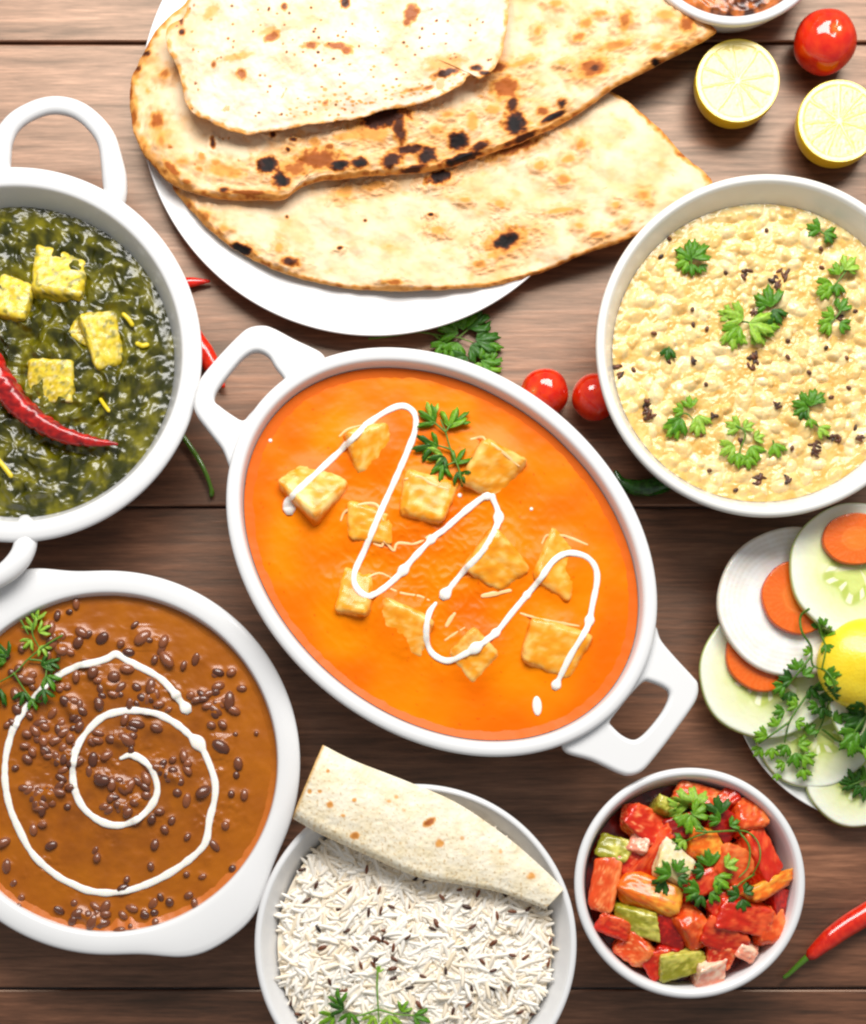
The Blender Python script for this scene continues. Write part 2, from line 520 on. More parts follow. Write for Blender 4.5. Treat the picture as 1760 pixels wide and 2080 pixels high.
# ------------------------------------------------------------------ spots baked on breads
def spot_field(sx, sy, spots, seed=3, warp=0.35):
    f = np.zeros(len(sx))
    wn = fbm(sx, sy, 14, 3, seed)
    for s in spots:
        x, y, rx, ry, rot, k = (list(s) + [0, 1])[:6] if len(s) == 4 else (list(s) + [1])[:6] if len(s) == 5 else s
        m = (np.abs(sx - x) < 2.4 * max(rx, ry)) & (np.abs(sy - y) < 2.4 * max(rx, ry))
        if not m.any(): continue
        dx = sx[m] - x; dy = sy[m] - y; a = math.radians(rot)
        u = (dx * math.cos(a) + dy * math.sin(a)) / rx; v = (-dx * math.sin(a) + dy * math.cos(a)) / ry
        q = np.sqrt(u * u + v * v) + wn[m] * warp * 1.6
        f[m] = np.maximum(f[m], k * (1 - sstep(0.45, 1.5, q)))
    return f
def char_ramp(base, f):
    """f 0 bare bread .. 1 black"""
    c = mix(base, lin(226, 158, 78), sstep(0.03, 0.28, f))
    c = mix(c, lin(166, 88, 32), sstep(0.28, 0.55, f))
    c = mix(c, lin(66, 32, 20), sstep(0.55, 0.75, f))
    return mix(c, lin(24, 18, 18), sstep(0.84, 1.0, f))

def bread(name, label, cat, outline, cen, zm, zf, cf, mat, thick, nr=170, nt=620, reg=None, edge_t=0.965, blisters=()):
    """zf gives the underside height; a slab with a rounded edge"""
    O = catmull([S(x, y, zm)[:2] for x, y in outline], nt, closed=True)
    c = S(cen[0], cen[1], zm)[:2]
    # keep the winding counter-clockwise
    ar = np.sum(O[:, 0] * np.roll(O[:, 1], -1) - np.roll(O[:, 0], -1) * O[:, 1])
    if ar < 0: O = O[::-1]
    wob = fbm(O[:, 0], O[:, 1], 26, 3, 11)
    rr = np.linalg.norm(O - c, axis=1)[:, None]
    O = c + (O - c) * (1 + wob[:, None] * 3.2 / rr)
    t = np.concatenate([np.linspace(0.001, edge_t, nr - 10), edge_t + (1 - edge_t) * np.sin(np.linspace(0.1, 1, 10) * math.pi / 2)])
    P = c + (O - c)[None] * t[:, None, None]
    x = P[..., 0].ravel(); y = P[..., 1].ravel(); T = np.repeat(t, nt)
    zb = zf(x, y, T, np.tile(np.arange(nt) / nt, nr))
    prof = np.sqrt(np.clip(1 - (np.clip(T - edge_t, 0, 1) / (1 - edge_t)) ** 2, 0, 1))
    z = zb + thick * (0.35 + 0.65 * prof)
    V = np.stack([x, y, z], -1)
    sx, sy = to_screen(V)
    C = cf(x, y, T, sx, sy)
    F = grid_faces(nr, nt)
    if len(blisters):
        V[:, 2] += 6 * spot_field(sx, sy, [(q[0], q[1], q[2] * 1.4 + 4, q[3] * 1.4 + 4, (list(q) + [0])[4], 1) for q in blisters if q[2] > 5], 77, 0.6) * sstep(1.0, 0.97, T)
    V[:, 2] += 1.2 * np.clip(fbm(x, y, 16, 2, 113), 0, 1) * sstep(1.0, 0.97, T)
    # underside
    tb = np.array([1.0, 0.97, 0.8, 0.5, 0.2, 0.001])
    Pb = c + (O - c)[None] * tb[:, None, None]
    xb = Pb[..., 0].ravel(); yb = Pb[..., 1].ravel()
    zbb = zf(xb, yb, np.repeat(tb, nt), np.tile(np.arange(nt) / nt, len(tb)))
    Vb = np.stack([xb, yb, zbb], -1)
    Cb = np.tile(lin(214, 170, 118), (len(Vb), 1))
    F2 = grid_faces(len(tb), nt, base=nr * nt)
    k = np.arange(nt); k2 = (k + 1) % nt
    join = np.stack([(nr - 1) * nt + k, nr * nt + k, nr * nt + k2, (nr - 1) * nt + k2], -1)
    o = mesh_obj(name, np.vstack([V, Vb]), np.vstack([F, F2, join]), mat, origin=(c[0], c[1], zm - 10), colors=np.vstack([C, Cb]))
    if reg:
        REG.setdefault(reg, []).append((V, [tuple(map(int, f)) for f in F])); BV.pop(reg, None)
    return tag(o, label, cat)

# ================================================================== THE DISHES
def flat_handle(parent, outer, hole, z, thick, rad=7):
    """a flat ceramic lug with a slot through it, rounded all over"""
    cu = bpy.data.curves.new('handle', 'CURVE'); cu.dimensions = '2D'; cu.fill_mode = 'BOTH'
    cu.extrude = (thick / 2 - rad) * U; cu.bevel_depth = rad * U; cu.bevel_resolution = 5; cu.offset = -rad * U
    o3 = parent['_o']
    for pts, sub in ((outer, 6), (hole, 6)):
        P = np.array([S(x, y, z)[:2] for x, y in pts])
        Q = catmull(P, len(P) * sub, closed=True)
        sp = cu.splines.new('POLY'); sp.points.add(len(Q) - 1); sp.use_cyclic_u = True
        for i, q in enumerate(Q):
            sp.points[i].co = ((q[0] - o3[0]) * U, (q[1] - o3[1]) * U, 0, 1)
    tmp = bpy.data.objects.new('handle', cu); COL.objects.link(tmp)
    dg = bpy.context.evaluated_depsgraph_get()
    me = bpy.data.meshes.new_from_object(tmp.evaluated_get(dg))
    bpy.data.objects.remove(tmp)
    me.materials.clear(); me.materials.append(CERAMIC)
    me.transform(__import__('mathutils').Matrix.Translation((0, 0, (z - thick / 2 - o3[2]) * U)))
    me.polygons.foreach_set('use_smooth', np.ones(len(me.polygons), dtype=bool))
    o = bpy.data.objects.new('handle', me); COL.objects.link(o); o.parent = parent
    if hasattr(me, 'set_sharp_from_angle'): me.set_sharp_from_angle(angle=math.radians(40))
    return o

def cream(label, pts, reg, rad, blobs=(), seed=0, parent=None, name='cream_drizzle', lift=1.0, cat='cream', flat=0.32, mat=None):
    P = np.array(pts, float)
    n = int(np.linalg.norm(np.diff(P, axis=0), axis=1).sum() / 3.5)
    Q = catmull(np.c_[P, np.zeros(len(P))], n)[:, :2]
    W = np.array([hit(x, y, reg) for x, y in Q])
    zs = np.convolve(np.pad(W[:, 2], 4, mode='edge'), np.ones(9) / 9, 'valid')
    W[:, 2] = np.maximum(zs, W[:, 2] - 1.0) + lift
    r = rad * (1 + 0.45 * fbm(np.arange(n) * 3.5, np.zeros(n) + seed, 36, 3, 5))
    r *= 0.55 + 0.45 * np.minimum(1, np.minimum(np.arange(n), np.arange(n)[::-1]) / 8)
    for bx, by, br in blobs:
        d = np.hypot(Q[:, 0] - bx, Q[:, 1] - by)
        r = np.maximum(r, br * np.exp(-(d / (br * 1.5)) ** 2))
    V, F = sweep(W, r, flat=flat, ns=12)
    o = mesh_obj(name, V, F, mat or CREAM, parent=parent)
    return o if parent else tag(o, label, cat)
CREAM = food('fresh_cream', col=(0.95, 0.90, 0.82), rough=0.28, sss=0.2, bump=0.0, sss_r=(0.002, 0, 0))

# ------------------------------------------------------------------ oval bowl of orange paneer curry
OV_C = (898, 1120); PHI = -math.radians(39.2)
ZO = 222
def ov_arc(p, q, d=16, n=9):
    th = np.linspace(0, 2 * math.pi, 721)
    x, y = ring_pts(OV_C[0], OV_C[1], 480 - d, 369 - d, -PHI, th)
    i = int(np.argmin(np.hypot(x - p[0], y - p[1]))); j = int(np.argmin(np.hypot(x - q[0], y - q[1])))
    dj = (j - i + 360) % 720 - 360
    return [(x[(i + int(k)) % 720], y[(i + int(k)) % 720]) for k in np.linspace(0, dj, n)]
ov, oc, oa, ob = make_bowl('white oval dish with two square slotted handles, holding orange curry', OV_C[0], OV_C[1], 480, ZO, 26, 33, 32, b=369, rot=PHI, foot=0.6)
flat_handle(ov, [(655, 716), (600, 688), (556, 665), (533, 659), (505, 664), (482, 682), (440, 726), (408, 766), (398, 792), (393, 818), (400, 842), (428, 880), (452, 912), (468, 950)] + ov_arc((474, 945), (650, 722)),
            [(522, 712), (545, 722), (560, 745), (577, 768), (572, 782), (535, 810), (508, 838), (493, 852), (470, 840), (448, 824), (436, 812), (442, 790), (470, 752), (498, 722)][::-1], ZO - 19, 27, rad=9)
flat_handle(ov, [(1334, 1272), (1345, 1300), (1375, 1336), (1408, 1372), (1420, 1390), (1414, 1425), (1372, 1486), (1330, 1540), (1306, 1566), (1282, 1575), (1258, 1570), (1205, 1545), (1150, 1527)] + ov_arc((1156, 1520), (1328, 1280)),
            [(1309, 1384), (1322, 1384), (1350, 1396), (1361, 1410), (1350, 1440), (1325, 1474), (1303, 1496), (1286, 1502), (1264, 1492), (1245, 1474), (1241, 1464), (1262, 1436), (1288, 1404)][::-1], ZO - 19, 27, rad=9)
GRAVY = food('orange_gravy', rough=0.32, bump=0.06, bscale=350, sss=0.0, coat=0.0, spec=0.12)
ozl = ZO - 32
CUBES = [  # zoomed picture place, width, height, turn, tilt, lift, look, paleness
    (412, 612, 175, 165, 38, (-14, -10), 10, 0.95, 'pale cream-coated paneer cube under the left start of the cream line in the orange curry'),
    (600, 470, 150, 150, -16, (14, 8), 6, 0.55, 'paneer cube at the top left of the orange curry, crossed by the first cream line'),
    (1030, 535, 168, 155, 30, (8, 14), 12, 0.6, 'large yellow-orange paneer cube to the right of the coriander sprig in the orange curry'),
    (795, 650, 170, 140, 12, (-10, 6), 4, 0.35, 'paneer cube just below the coriander sprig in the orange curry'),
    (1052, 855, 175, 150, 40, (14, 12), 9, 0.5, 'paneer cube in the middle of the orange curry inside the second cream loop'),
    (560, 985, 120, 150, 12, (-8, -8), 5, 0.4, 'half-sunken paneer cube beside the lower left bend of the cream line'),
    (722, 1085, 175, 140, 18, (12, -6), 6, 0.6, 'wide paneer cube low in the orange curry, left of the small cream loop'),
    (975, 1190, 130, 130, 42, (10, 8), 6, 0.65, 'lowest paneer cube in the orange curry under the bottom cream bend'),
    (1250, 1155, 190, 170, 22, (12, 8), 7, 0.5, 'big paneer cube at the right end of the orange curry under the last cream stroke'),
    (1270, 880, 150, 170, 26, (-8, 8), 4, 0.4, 'paneer cube almost covered by gravy inside the right-hand cream loop'),
    (600, 730, 150, 110, 10, (5, 5), 1, 0.25, 'paneer cube sunk under the gravy left of the middle of the orange curry'),
]
def oz_pt(zx, zy): return 400 + zx * 0.57955, 640 + zy * 0.57955
cube_xy = [S(*oz_pt(c[0], c[1]), ozl)[:2] for c in CUBES]
def oz(x, y, t):
    z = ozl + 1.5 * fbm(x, y, 120, 3, 21) + 0.8 * fbm(x, y, 30, 3, 22)
    for (cx, cy), c in zip(cube_xy, CUBES):
        d = np.hypot(x - cx, y - cy)
        z += (6 + 0.2 * c[6]) * np.exp(-(d / 58) ** 4)
    # rippled middle
    m = np.exp(-(((x - S(870, 1130, ozl)[0]) / 230) ** 2 + ((y - S(870, 1130, ozl)[1]) / 200) ** 2))
    z += m * 3.0 * np.clip(fbm(x, y, 38, 2, 24, ridge=True), -0.2, 1)
    z += 4 * sstep(0.975, 1.0, t)
    return z
def oc_col(x, y, z, t, sx, sy):
    n = fbm(x, y, 130, 2, 25)
    c = mix(lin(242, 138, 0), lin(231, 102, 0), sstep(-0.8, 0.8, n + 0.35 * sstep(0.75, 1.0, t)))
    c = np.where((sstep(0.985, 1.0, t) > 0.5)[:, None], lin(222, 104, 30), c)
    o_ = (fbm(x, y, 9, 2, 26) > 0.62) * 0.5
    return mix(c, lin(200, 60, 6), o_)
curry = thing('orange_curry', 'smooth orange tomato curry gravy filling the central white oval dish', 'curry', (oc[0], oc[1], ozl - 40))
sheet(oc, oa - 33.5, ob - 33.5, PHI, oz, oc_col, GRAVY, 'gravy', reg='oval', parent=curry, nr=190, nt=520)
PANEER_O = food('gravy_coated_paneer', rough=0.30, bump=0.1, bscale=420, coat=0.1, sss=0.0, spec=0.35)
for i, c in enumerate(CUBES):
    px, py = oz_pt(c[0], c[1])
    p = S(px, py, ozl + c[6])
    d = 74
    V, F, loc = chunk_mesh((p[0], p[1], ozl + c[6] * 0.8 + 1 - d / 2 + 10), c[2] * 0.60, c[3] * 0.60, d, c[4], c[5], rnd=0.32, wob=0.10, seed=40 + i, n=18)
    n1 = fbm(V[:, 0], V[:, 1] + V[:, 2], 22, 3, 60 + i); n2 = fbm(V[:, 0] + V[:, 2], V[:, 1], 7, 3, 61)
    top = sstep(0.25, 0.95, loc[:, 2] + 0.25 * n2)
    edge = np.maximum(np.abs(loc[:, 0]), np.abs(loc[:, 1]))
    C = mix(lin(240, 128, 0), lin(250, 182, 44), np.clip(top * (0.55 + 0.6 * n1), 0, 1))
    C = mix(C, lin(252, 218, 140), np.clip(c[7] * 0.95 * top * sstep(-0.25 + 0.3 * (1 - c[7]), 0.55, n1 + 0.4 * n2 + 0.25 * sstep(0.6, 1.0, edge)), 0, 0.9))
    V[:, 2] += 1.1 * n2
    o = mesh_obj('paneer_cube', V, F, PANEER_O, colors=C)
    tag(o, c[8], 'paneer cube', 'paneer cubes in the orange curry')
    REG['oval'].append((V, [tuple(map(int, f)) for f in F])); BV.pop('oval', None)
def oz_list(L): return [oz_pt(*p) for p in L]
cream('thin white cream zigzag starting at the left end of the orange curry', oz_list([(325, 682), (330, 640), (430, 545), (505, 475), (600, 382), (680, 330), (730, 320), (765, 350), (765, 405), (740, 475), (690, 590), (640, 700), (590, 820), (553, 905), (560, 955), (600, 985), (650, 962), (710, 910), (762, 850), (830, 780), (870, 750), (950, 680), (1020, 632), (1045, 660), (1058, 710), (1040, 765), (1000, 830), (930, 905), (868, 982)]), 'oval', 6.0,
      blobs=[(*oz_pt(325, 678), 13), (*oz_pt(1060, 710), 11), (*oz_pt(725, 895), 11), (*oz_pt(870, 980), 12), (*oz_pt(1022, 636), 10), (*oz_pt(820, 785), 9)], seed=1)
cream('white cream loop and stroke on the right half of the orange curry', oz_list([(838, 1010), (815, 1045), (805, 1100), (808, 1150), (830, 1190), (880, 1212), (940, 1188), (1000, 1150), (1052, 1110), (1100, 1050), (1150, 990), (1200, 930), (1250, 862), (1300, 835), (1360, 845), (1395, 880), (1403, 930), (1388, 1010), (1375, 1075), (1358, 1115), (1312, 1190), (1282, 1250), (1258, 1300)]), 'oval', 5.8,
      blobs=[(*oz_pt(975, 1165), 12), (*oz_pt(1375, 1070), 10), (*oz_pt(1258, 1298), 10), (*oz_pt(1045, 1112), 9), (*oz_pt(1155, 980), 8)], seed=2)
V, F = ellipsoid(hit(*oz_pt(1193, 1370), 'oval') + np.array([0, 0, 0.5]), 19, 9, 3.5, rot=math.radians(94), nu=24, nv=12)
tag(mesh_obj('cream_drop', V, F, CREAM), 'single oval drop of white cream at the lower right of the orange curry', 'cream')
for k, (zx, zy, r_, lab) in enumerate([(258, 440, 4.0, 'tiny cream speck near the left edge of the orange curry'), (1173, 680, 3.6, 'tiny cream speck right of the middle of the orange curry'), (922, 632, 4.5, 'tiny cream dot under the coriander stem in the orange curry')]):
    p = hit(*oz_pt(zx, zy), 'oval'); V, F = ellipsoid(p, r_, r_, 2.4)
    tag(mesh_obj('cream_drop', V, F, CREAM), lab, 'cream')
STREAK = food('half_mixed_cream', col=tuple(lin(252, 200, 138)), rough=0.3, spec=0.4)
# pale streaks of cream that the gravy has half swallowed
for k, pts in enumerate([[(505, 720), (520, 690), (570, 665), (630, 665), (655, 720)], [(620, 800), (650, 810), (655, 790), (690, 825), (705, 800), (770, 800), (820, 770)],
                         [(1000, 985), (1050, 975), (1100, 965)], [(870, 1140), (900, 1120), (940, 1095)], [(680, 960), (720, 975), (780, 985), (815, 1000)],
                         [(1210, 800), (1230, 772), (1290, 775), (1370, 805)], [(1135, 1045), (1180, 1060), (1250, 1075), (1340, 1090)], [(960, 435), (1000, 432), (1060, 470), (1130, 530)], [(500, 425), (530, 400), (580, 385)],
                         [(730, 575), (780, 565), (820, 590), (880, 610)], [(480, 220), (520, 225), (580, 212)], [(875, 1090), (890, 1065), (905, 1045)], [(590, 925), (640, 905), (690, 925)]]):
    cream('', oz_list(pts), 'oval', 2.6 if k not in (2, 11) else 5.5, seed=10 + k, parent=curry, name='cream_streak', lift=0.2, flat=0.2, mat=STREAK)
sprig('feathery coriander sprig lying on the orange curry between two paneer cubes', 'oval',
      [[(938, 990, 3), (932, 955, 5), (915, 915, 6), (905, 880, 6), (895, 855, 5)], [(915, 915, 6), (885, 905, 4)], [(905, 880, 6), (870, 850, 5)], [(905, 880, 6), (925, 850, 5)], [(925, 940, 5), (900, 950, 4)]],
      [(885, 862, 215, 42), (878, 852, 250, 34), (912, 872, 290, 44), (925, 860, 320, 34), (880, 908, 170, 42, 2), (890, 910, 205, 36, 0), (905, 930, 130, 40, 2), (900, 945, 100, 36, 0), (925, 945, 300, 36, 0), (928, 960, 60, 30, 2), (900, 925, 160, 36)], lift=7, feathery=True, seed=3)

# ------------------------------------------------------------------ spinach bowl
ZS = 185
sp, sc, sa, _ = make_bowl('white round bowl with loop handles at the left edge, holding dark green spinach curry', 28, 718, 382, ZS, 38, 58, 58, foot=0.6)
def loop_handle(parent, pts, rads, z):
    P = catmull([np.append(S(x, y, zz)[:2], zz) for (x, y), zz in zip(pts, z)], 46)
    V, F = sweep(P, np.interp(np.linspace(0, 1, 46), np.linspace(0, 1, len(rads)), rads), flat=0.75, ns=18)
    mesh_obj('handle', V, F, CERAMIC, parent=parent)
hp = [(6, 363), (-1, 340), (4, 290), (36, 243), (100, 215), (162, 226), (212, 275), (229, 335), (235, 388), (232, 410)]
hz = [ZS - 19, ZS - 16, ZS - 11, ZS - 8, ZS - 8, ZS - 8, ZS - 10, ZS - 13, ZS - 16, ZS - 19]
hr = [22, 24, 18.5, 17, 17, 17.5, 18.5, 20, 24, 22]
loop_handle(sp, hp, hr, hz)
loop_handle(sp, [(52, 1066), (54, 1095), (42, 1132), (8, 1166), (-46, 1190), (-100, 1186), (-150, 1152), (-178, 1100), (-184, 1052), (-176, 1028)],
            [22, 23, 22, 20, 19, 18, 19, 21, 24, 22], [ZS - 27, ZS - 19] + [z + 1 for z in hz[2:-2]] + [ZS - 19, ZS - 27])
SPIN = food('spinach_curry', rough=0.26, bump=0.06, bscale=200, coat=0.3, coat_rough=0.14, spec=0.5, var=0.10)
szl = ZS - 58
sp_xy = S(28, 718, szl)
def sz(x, y, t):
    wx = x + 14 * fbm(x, y, 50, 2, 34); wy = y + 14 * fbm(x, y, 50, 2, 35)
    z = szl + 8 * fbm(wx, wy, 90, 2, 31) + 15 * fbm(wx * 1.0, wy * 0.85, 64, 2, 32, ridge=True) + 7 * np.abs(fbm(wx, wy, 30, 1, 33)) + 1.5 * fbm(x, y, 12, 2, 39)
    e = sstep(0.86, 1.0, t)
    return z * (1 - e) + (szl + 1 + 2.5 * fbm(x, y, 12, 3, 36)) * e
def s_col(x, y, z, t, sx, sy):
    n = fbm(x, y, 46, 3, 37); n2 = fbm(x, y, 22, 3, 38)
    c = mix(lin(46, 48, 3), lin(112, 106, 10), sstep(-0.35, 0.5, n + 0.5 * n2))
    return mix(c, lin(170, 160, 50), sstep(0.3, 0.7, n2) * 0.55)
sheet(sc, sa - 58, sa - 58, 0, sz, s_col, SPIN, 'spinach_curry', reg='spin', label='glossy dark green spinach curry filling the round bowl at the left edge', cat='curry', nr=210, nt=560)
PANEER_Y = food('yellow_paneer', rough=0.36, bump=0.6, bscale=300, coat=0.2, var=0.15)
for i, (x, y, w, h, d, rot, tl, lf, lab) in enumerate([
    (120, 562, 104, 98, 80, 8, (-16, 5), 14, 'large yellow paneer cube flecked with spinach, highest in the green curry'),
    (16, 612, 96, 84, 70, 18, (-14, -8), 10, 'yellow paneer piece cut off by the left picture edge in the green curry'),
    (203, 688, 70, 112, 66, -14, (10, 16), 13, 'pointed pale yellow paneer piece nearest the right rim of the green curry'),
    (108, 770, 96, 84, 66, 4, (12, -6), 7, 'sunken yellow paneer piece just above the dried red chilli'),
    (168, 672, 50, 46, 40, 30, (0, 0), 2, 'small yellow paneer crumb beside the pointed piece in the green curry')]):
    p = S(x, y, szl + lf)
    V, F, loc = chunk_mesh((p[0], p[1], szl + lf - d / 2 + 11), w, h, d, rot, tl, rnd=0.25, wob=0.09, seed=80 + i, n=22)
    n1 = fbm(V[:, 0], V[:, 1] + V[:, 2], 16, 3, 70 + i); n2 = fbm(V[:, 0] + V[:, 2], V[:, 1], 9, 3, 71)
    V[:, 2] += 1.8 * n2; V[:, 0] += 1.6 * n1; V[:, 1] += 1.4 * n2
    C = mix(lin(196, 166, 14), lin(236, 208, 60), sstep(-0.3, 0.6, n1 + 0.3 * loc[:, 2]))
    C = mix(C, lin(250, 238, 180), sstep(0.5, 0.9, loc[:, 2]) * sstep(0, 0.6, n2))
    C = mix(C, lin(80, 84, 12), sstep(-0.02, 0.35, n1 * 1.1 + n2 * 0.5 - 0.10 * loc[:, 2]) * 0.75)
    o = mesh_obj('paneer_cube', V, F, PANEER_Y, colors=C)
    tag(o, lab, 'paneer cube', 'paneer cubes in the green spinach curry')
    REG['spin'].append((V, [tuple(map(int, f)) for f in F])); BV.pop('spin', None)
# ginger strips
GINGER = food('ginger', col=tuple(lin(226, 200, 40)), rough=0.35, bump=0.2, bscale=700)
for pts, r_, lab in [([(-12, 925), (6, 945), (24, 968)], 5, 'thin yellow ginger strip near the bottom left of the green curry'),
                     ([(252, 640), (262, 650), (270, 662)], 4.5, 'short yellow ginger sliver right of the pointed paneer piece'),
                     ([(205, 812), (213, 824), (222, 836)], 4, 'tiny yellow ginger sliver below the paneer piece near the chilli'),
                     ([(280, 700), (290, 704), (300, 702)], 5, 'short flat ginger sliver near the right rim of the green curry')]:
    W = catmull([hit(x, y, 'spin') + np.array([0, 0, 5]) for x, y in pts], 10)
    V, F = sweep(W, r_, 0.6, 8); tag(mesh_obj('ginger_strip', V, F, GINGER), lab, 'ginger')
# chilli
def chilli(name, label, pts, rads, reg, mat, col, lift, cap=None, stem=None, stem_col=(96, 140, 40), wrinkle=0.0, ns=22, hls=None, seed=0, z0=0):
    P = catmull([hit(x, y, reg, z0) + np.array([0, 0, lift]) for x, y in pts], 90)
    P[:, 2] = np.interp(np.arange(90), np.arange(0, 90, 8), P[::8, 2][:len(np.arange(0, 90, 8))])
    P[:, 2] = np.convolve(np.pad(P[:, 2], 10, mode='edge'), np.ones(21) / 21, 'valid')
    R = np.interp(np.linspace(0, 1, 90), np.linspace(0, 1, len(rads)), rads)
    V, F = sweep(P, R, 0.9, ns)
    n = fbm(V[:, 0] + V[:, 2], V[:, 1], 12, 3, 90 + seed)
    C = mix(lin(*col[0]), lin(*col[1]), sstep(-0.4, 0.5, n))
    if wrinkle:
        cen = np.vstack([P[:1], P, P[-1:]]).repeat(ns, 0)
        ang = np.tile(np.arange(ns), 92)
        w = 1 + wrinkle * np.sin(ang / ns * 2 * math.pi * 4 + n * 5) + wrinkle * n
        V = cen + (V - cen) * w[:, None]
    t = thing(name, label, 'chilli', (V[:, 0].mean(), V[:, 1].mean(), V[:, 2].min()))
    mesh_obj('pod', V, F, mat, parent=t, colors=C)
    if stem:
        Q = catmull([hit(x, y, reg, z0) + np.array([0, 0, lift * 0.9]) for x, y in stem], 24)
        r = np.concatenate([np.linspace(R[0] * 0.95, R[0] * 0.75, 4), np.linspace(R[0] * 0.55, 4.0, 20)])
        V, F = sweep(Q, r, 0.9, 12)
        mesh_obj('stem', V, F, mat, parent=t, colors=np.tile(lin(*stem_col), (len(V), 1)))
    return t
CHILLI = food('chilli_skin', rough=0.16, coat=0.6, bump=0.05, bscale=300)
DRIED = food('dried_chilli_skin', rough=0.28, coat=0.4, bump=0.5, bscale=220)
chilli('dried_chilli', 'wrinkled dark red dried chilli lying across the green spinach curry',
       [(-75, 660), (-40, 705), (-5, 765), (40, 825), (85, 862), (135, 888), (185, 899), (240, 906)], [20, 25, 27, 25, 22, 19, 15, 10, 3], 'spin', DRIED, ((120, 10, 14), (206, 30, 22)), 14, wrinkle=0.10)

# ------------------------------------------------------------------ lentil bowl
ZD = 150
lugf = lambda th: sum(42 * np.exp(-(np.abs(((th - t0 + math.pi) % (2 * math.pi)) - math.pi) / 0.33) ** 3.2) for t0 in (math.radians(-56), math.radians(124)))
dl, dc, da, _ = make_bowl('white round bowl with flat lug grips at the lower left, holding brown lentil curry', 219, 1549, 391, ZD, 42, 47, 22, foot=0.6, lug=lugf, dome=3)
DAL = food('brown_lentil_gravy', rough=0.26, bump=0.10, bscale=350, coat=0.0, spec=0.5)
dzl = ZD - 22
def z6(zx, zy): return zx / 2.476, 1140 + zy / 2.476
LENT = [(385, 215, 18), (350, 255, 14), (290, 272, 18), (260, 335, 22), (305, 375, 18), (345, 455, 20), (245, 475, 18), (395, 410, 26), (445, 370, 18), (515, 390, 28), (610, 415, 20), (680, 320, 14), (720, 385, 40), (825, 405, 24), (780, 495, 18), (840, 495, 28), (925, 525, 16), (985, 495, 20), (1100, 560, 20), (1165, 560, 22), (1045, 670, 20), (1100, 630, 24), (1215, 640, 20), (1155, 705, 28), (1085, 750, 24), (1110, 715, 18), (960, 675, 22), (1065, 825, 20), (1120, 820, 20), (1115, 935, 42), (1200, 1020, 24), (1190, 1075, 18), (1165, 1170, 18), (1230, 1175, 20), (1025, 1160, 30), (940, 1205, 22), (895, 1165, 24), (860, 1090, 26), (820, 1020, 18), (870, 1000, 18), (945, 1020, 22), (810, 1060, 20), (735, 1090, 24), (695, 1110, 18), (620, 1145, 28), (560, 1190, 20), (525, 1235, 20), (630, 1240, 22), (690, 1200, 20), (515, 1105, 32), (470, 1000, 26), (450, 1060, 18), (400, 1010, 18), (465, 910, 18), (560, 895, 26), (640, 900, 38), (690, 820, 24), (790, 840, 24), (690, 635, 22), (765, 650, 22), (745, 700, 22), (690, 715, 16), (610, 670, 18), (575, 585, 36), (470, 560, 28), (495, 600, 20), (385, 580, 20), (340, 635, 16), (500, 725, 24), (345, 720, 20), (370, 760, 20), (325, 860, 24), (310, 815, 20), (370, 840, 16), (205, 815, 22), (150, 775, 18), (140, 870, 22), (130, 930, 18), (140, 995, 22), (265, 905, 20), (320, 940, 22), (250, 980, 18), (290, 1010, 20), (320, 1050, 18), (310, 1090, 18), (350, 1140, 20), (265, 1180, 20), (145, 1150, 26), (190, 1175, 22), (240, 1185, 24), (185, 1230, 22), (215, 1250, 20), (340, 1235, 18), (170, 1350, 22), (215, 1325, 18), (20, 1415, 24), (260, 1430, 22), (490, 1490, 20), (480, 1455, 14), (780, 1425, 22), (830, 1350, 20), (765, 1300, 22), (865, 1305, 20), (805, 1260, 20), (945, 1385, 16), (1135, 1330, 22), (1080, 1430, 20), (35, 1535, 24), (375, 1720, 20), (400, 1775, 24), (445, 1780, 26), (525, 1820, 20), (500, 1790, 16), (620, 1780, 20), (665, 1745, 20), (730, 1780, 20), (770, 1725, 22), (855, 1715, 22), (810, 1690, 16), (950, 1680, 18), (980, 1720, 18), (940, 1575, 16), (1020, 1585, 14), (1170, 1545, 18), (640, 1600, 16), (300, 1755, 18), (110, 1690, 16), (100, 1745, 18), (160, 1790, 16), (70, 1620, 16), (600, 1860, 22), (660, 1850, 18), (80, 670, 26), (160, 580, 24), (60, 560, 18), (110, 440, 20), (30, 480, 22), (80, 1040, 16), (40, 820, 16), (760, 1535, 18), (1185, 870, 12), (850, 745, 14), (1290, 865, 12)]
_rl = np.random.default_rng(21)
for bx, by, n_, sp_ in [(620, 1180, 16, 70), (560, 640, 12, 70), (300, 900, 18, 80), (210, 1190, 12, 60), (880, 1060, 10, 60), (1120, 700, 10, 60), (330, 430, 12, 80), (640, 900, 9, 70), (430, 1790, 9, 60), (740, 680, 8, 60), (350, 740, 9, 50), (120, 650, 10, 70), (700, 1760, 9, 80), (760, 480, 8, 90), (860, 1300, 7, 70), (150, 900, 6, 50), (500, 1050, 8, 60), (1090, 1000, 6, 70), (80, 1650, 8, 70)]:
    for _ in range(n_):
        LENT.append((bx + _rl.normal() * sp_, by + _rl.normal() * sp_ * 0.8, 17 + 9 * _rl.random()))
LENT = LENT[:290]
lent_xy = np.array([S(*z6(x, y), dzl)[:2] for x, y, r in LENT])
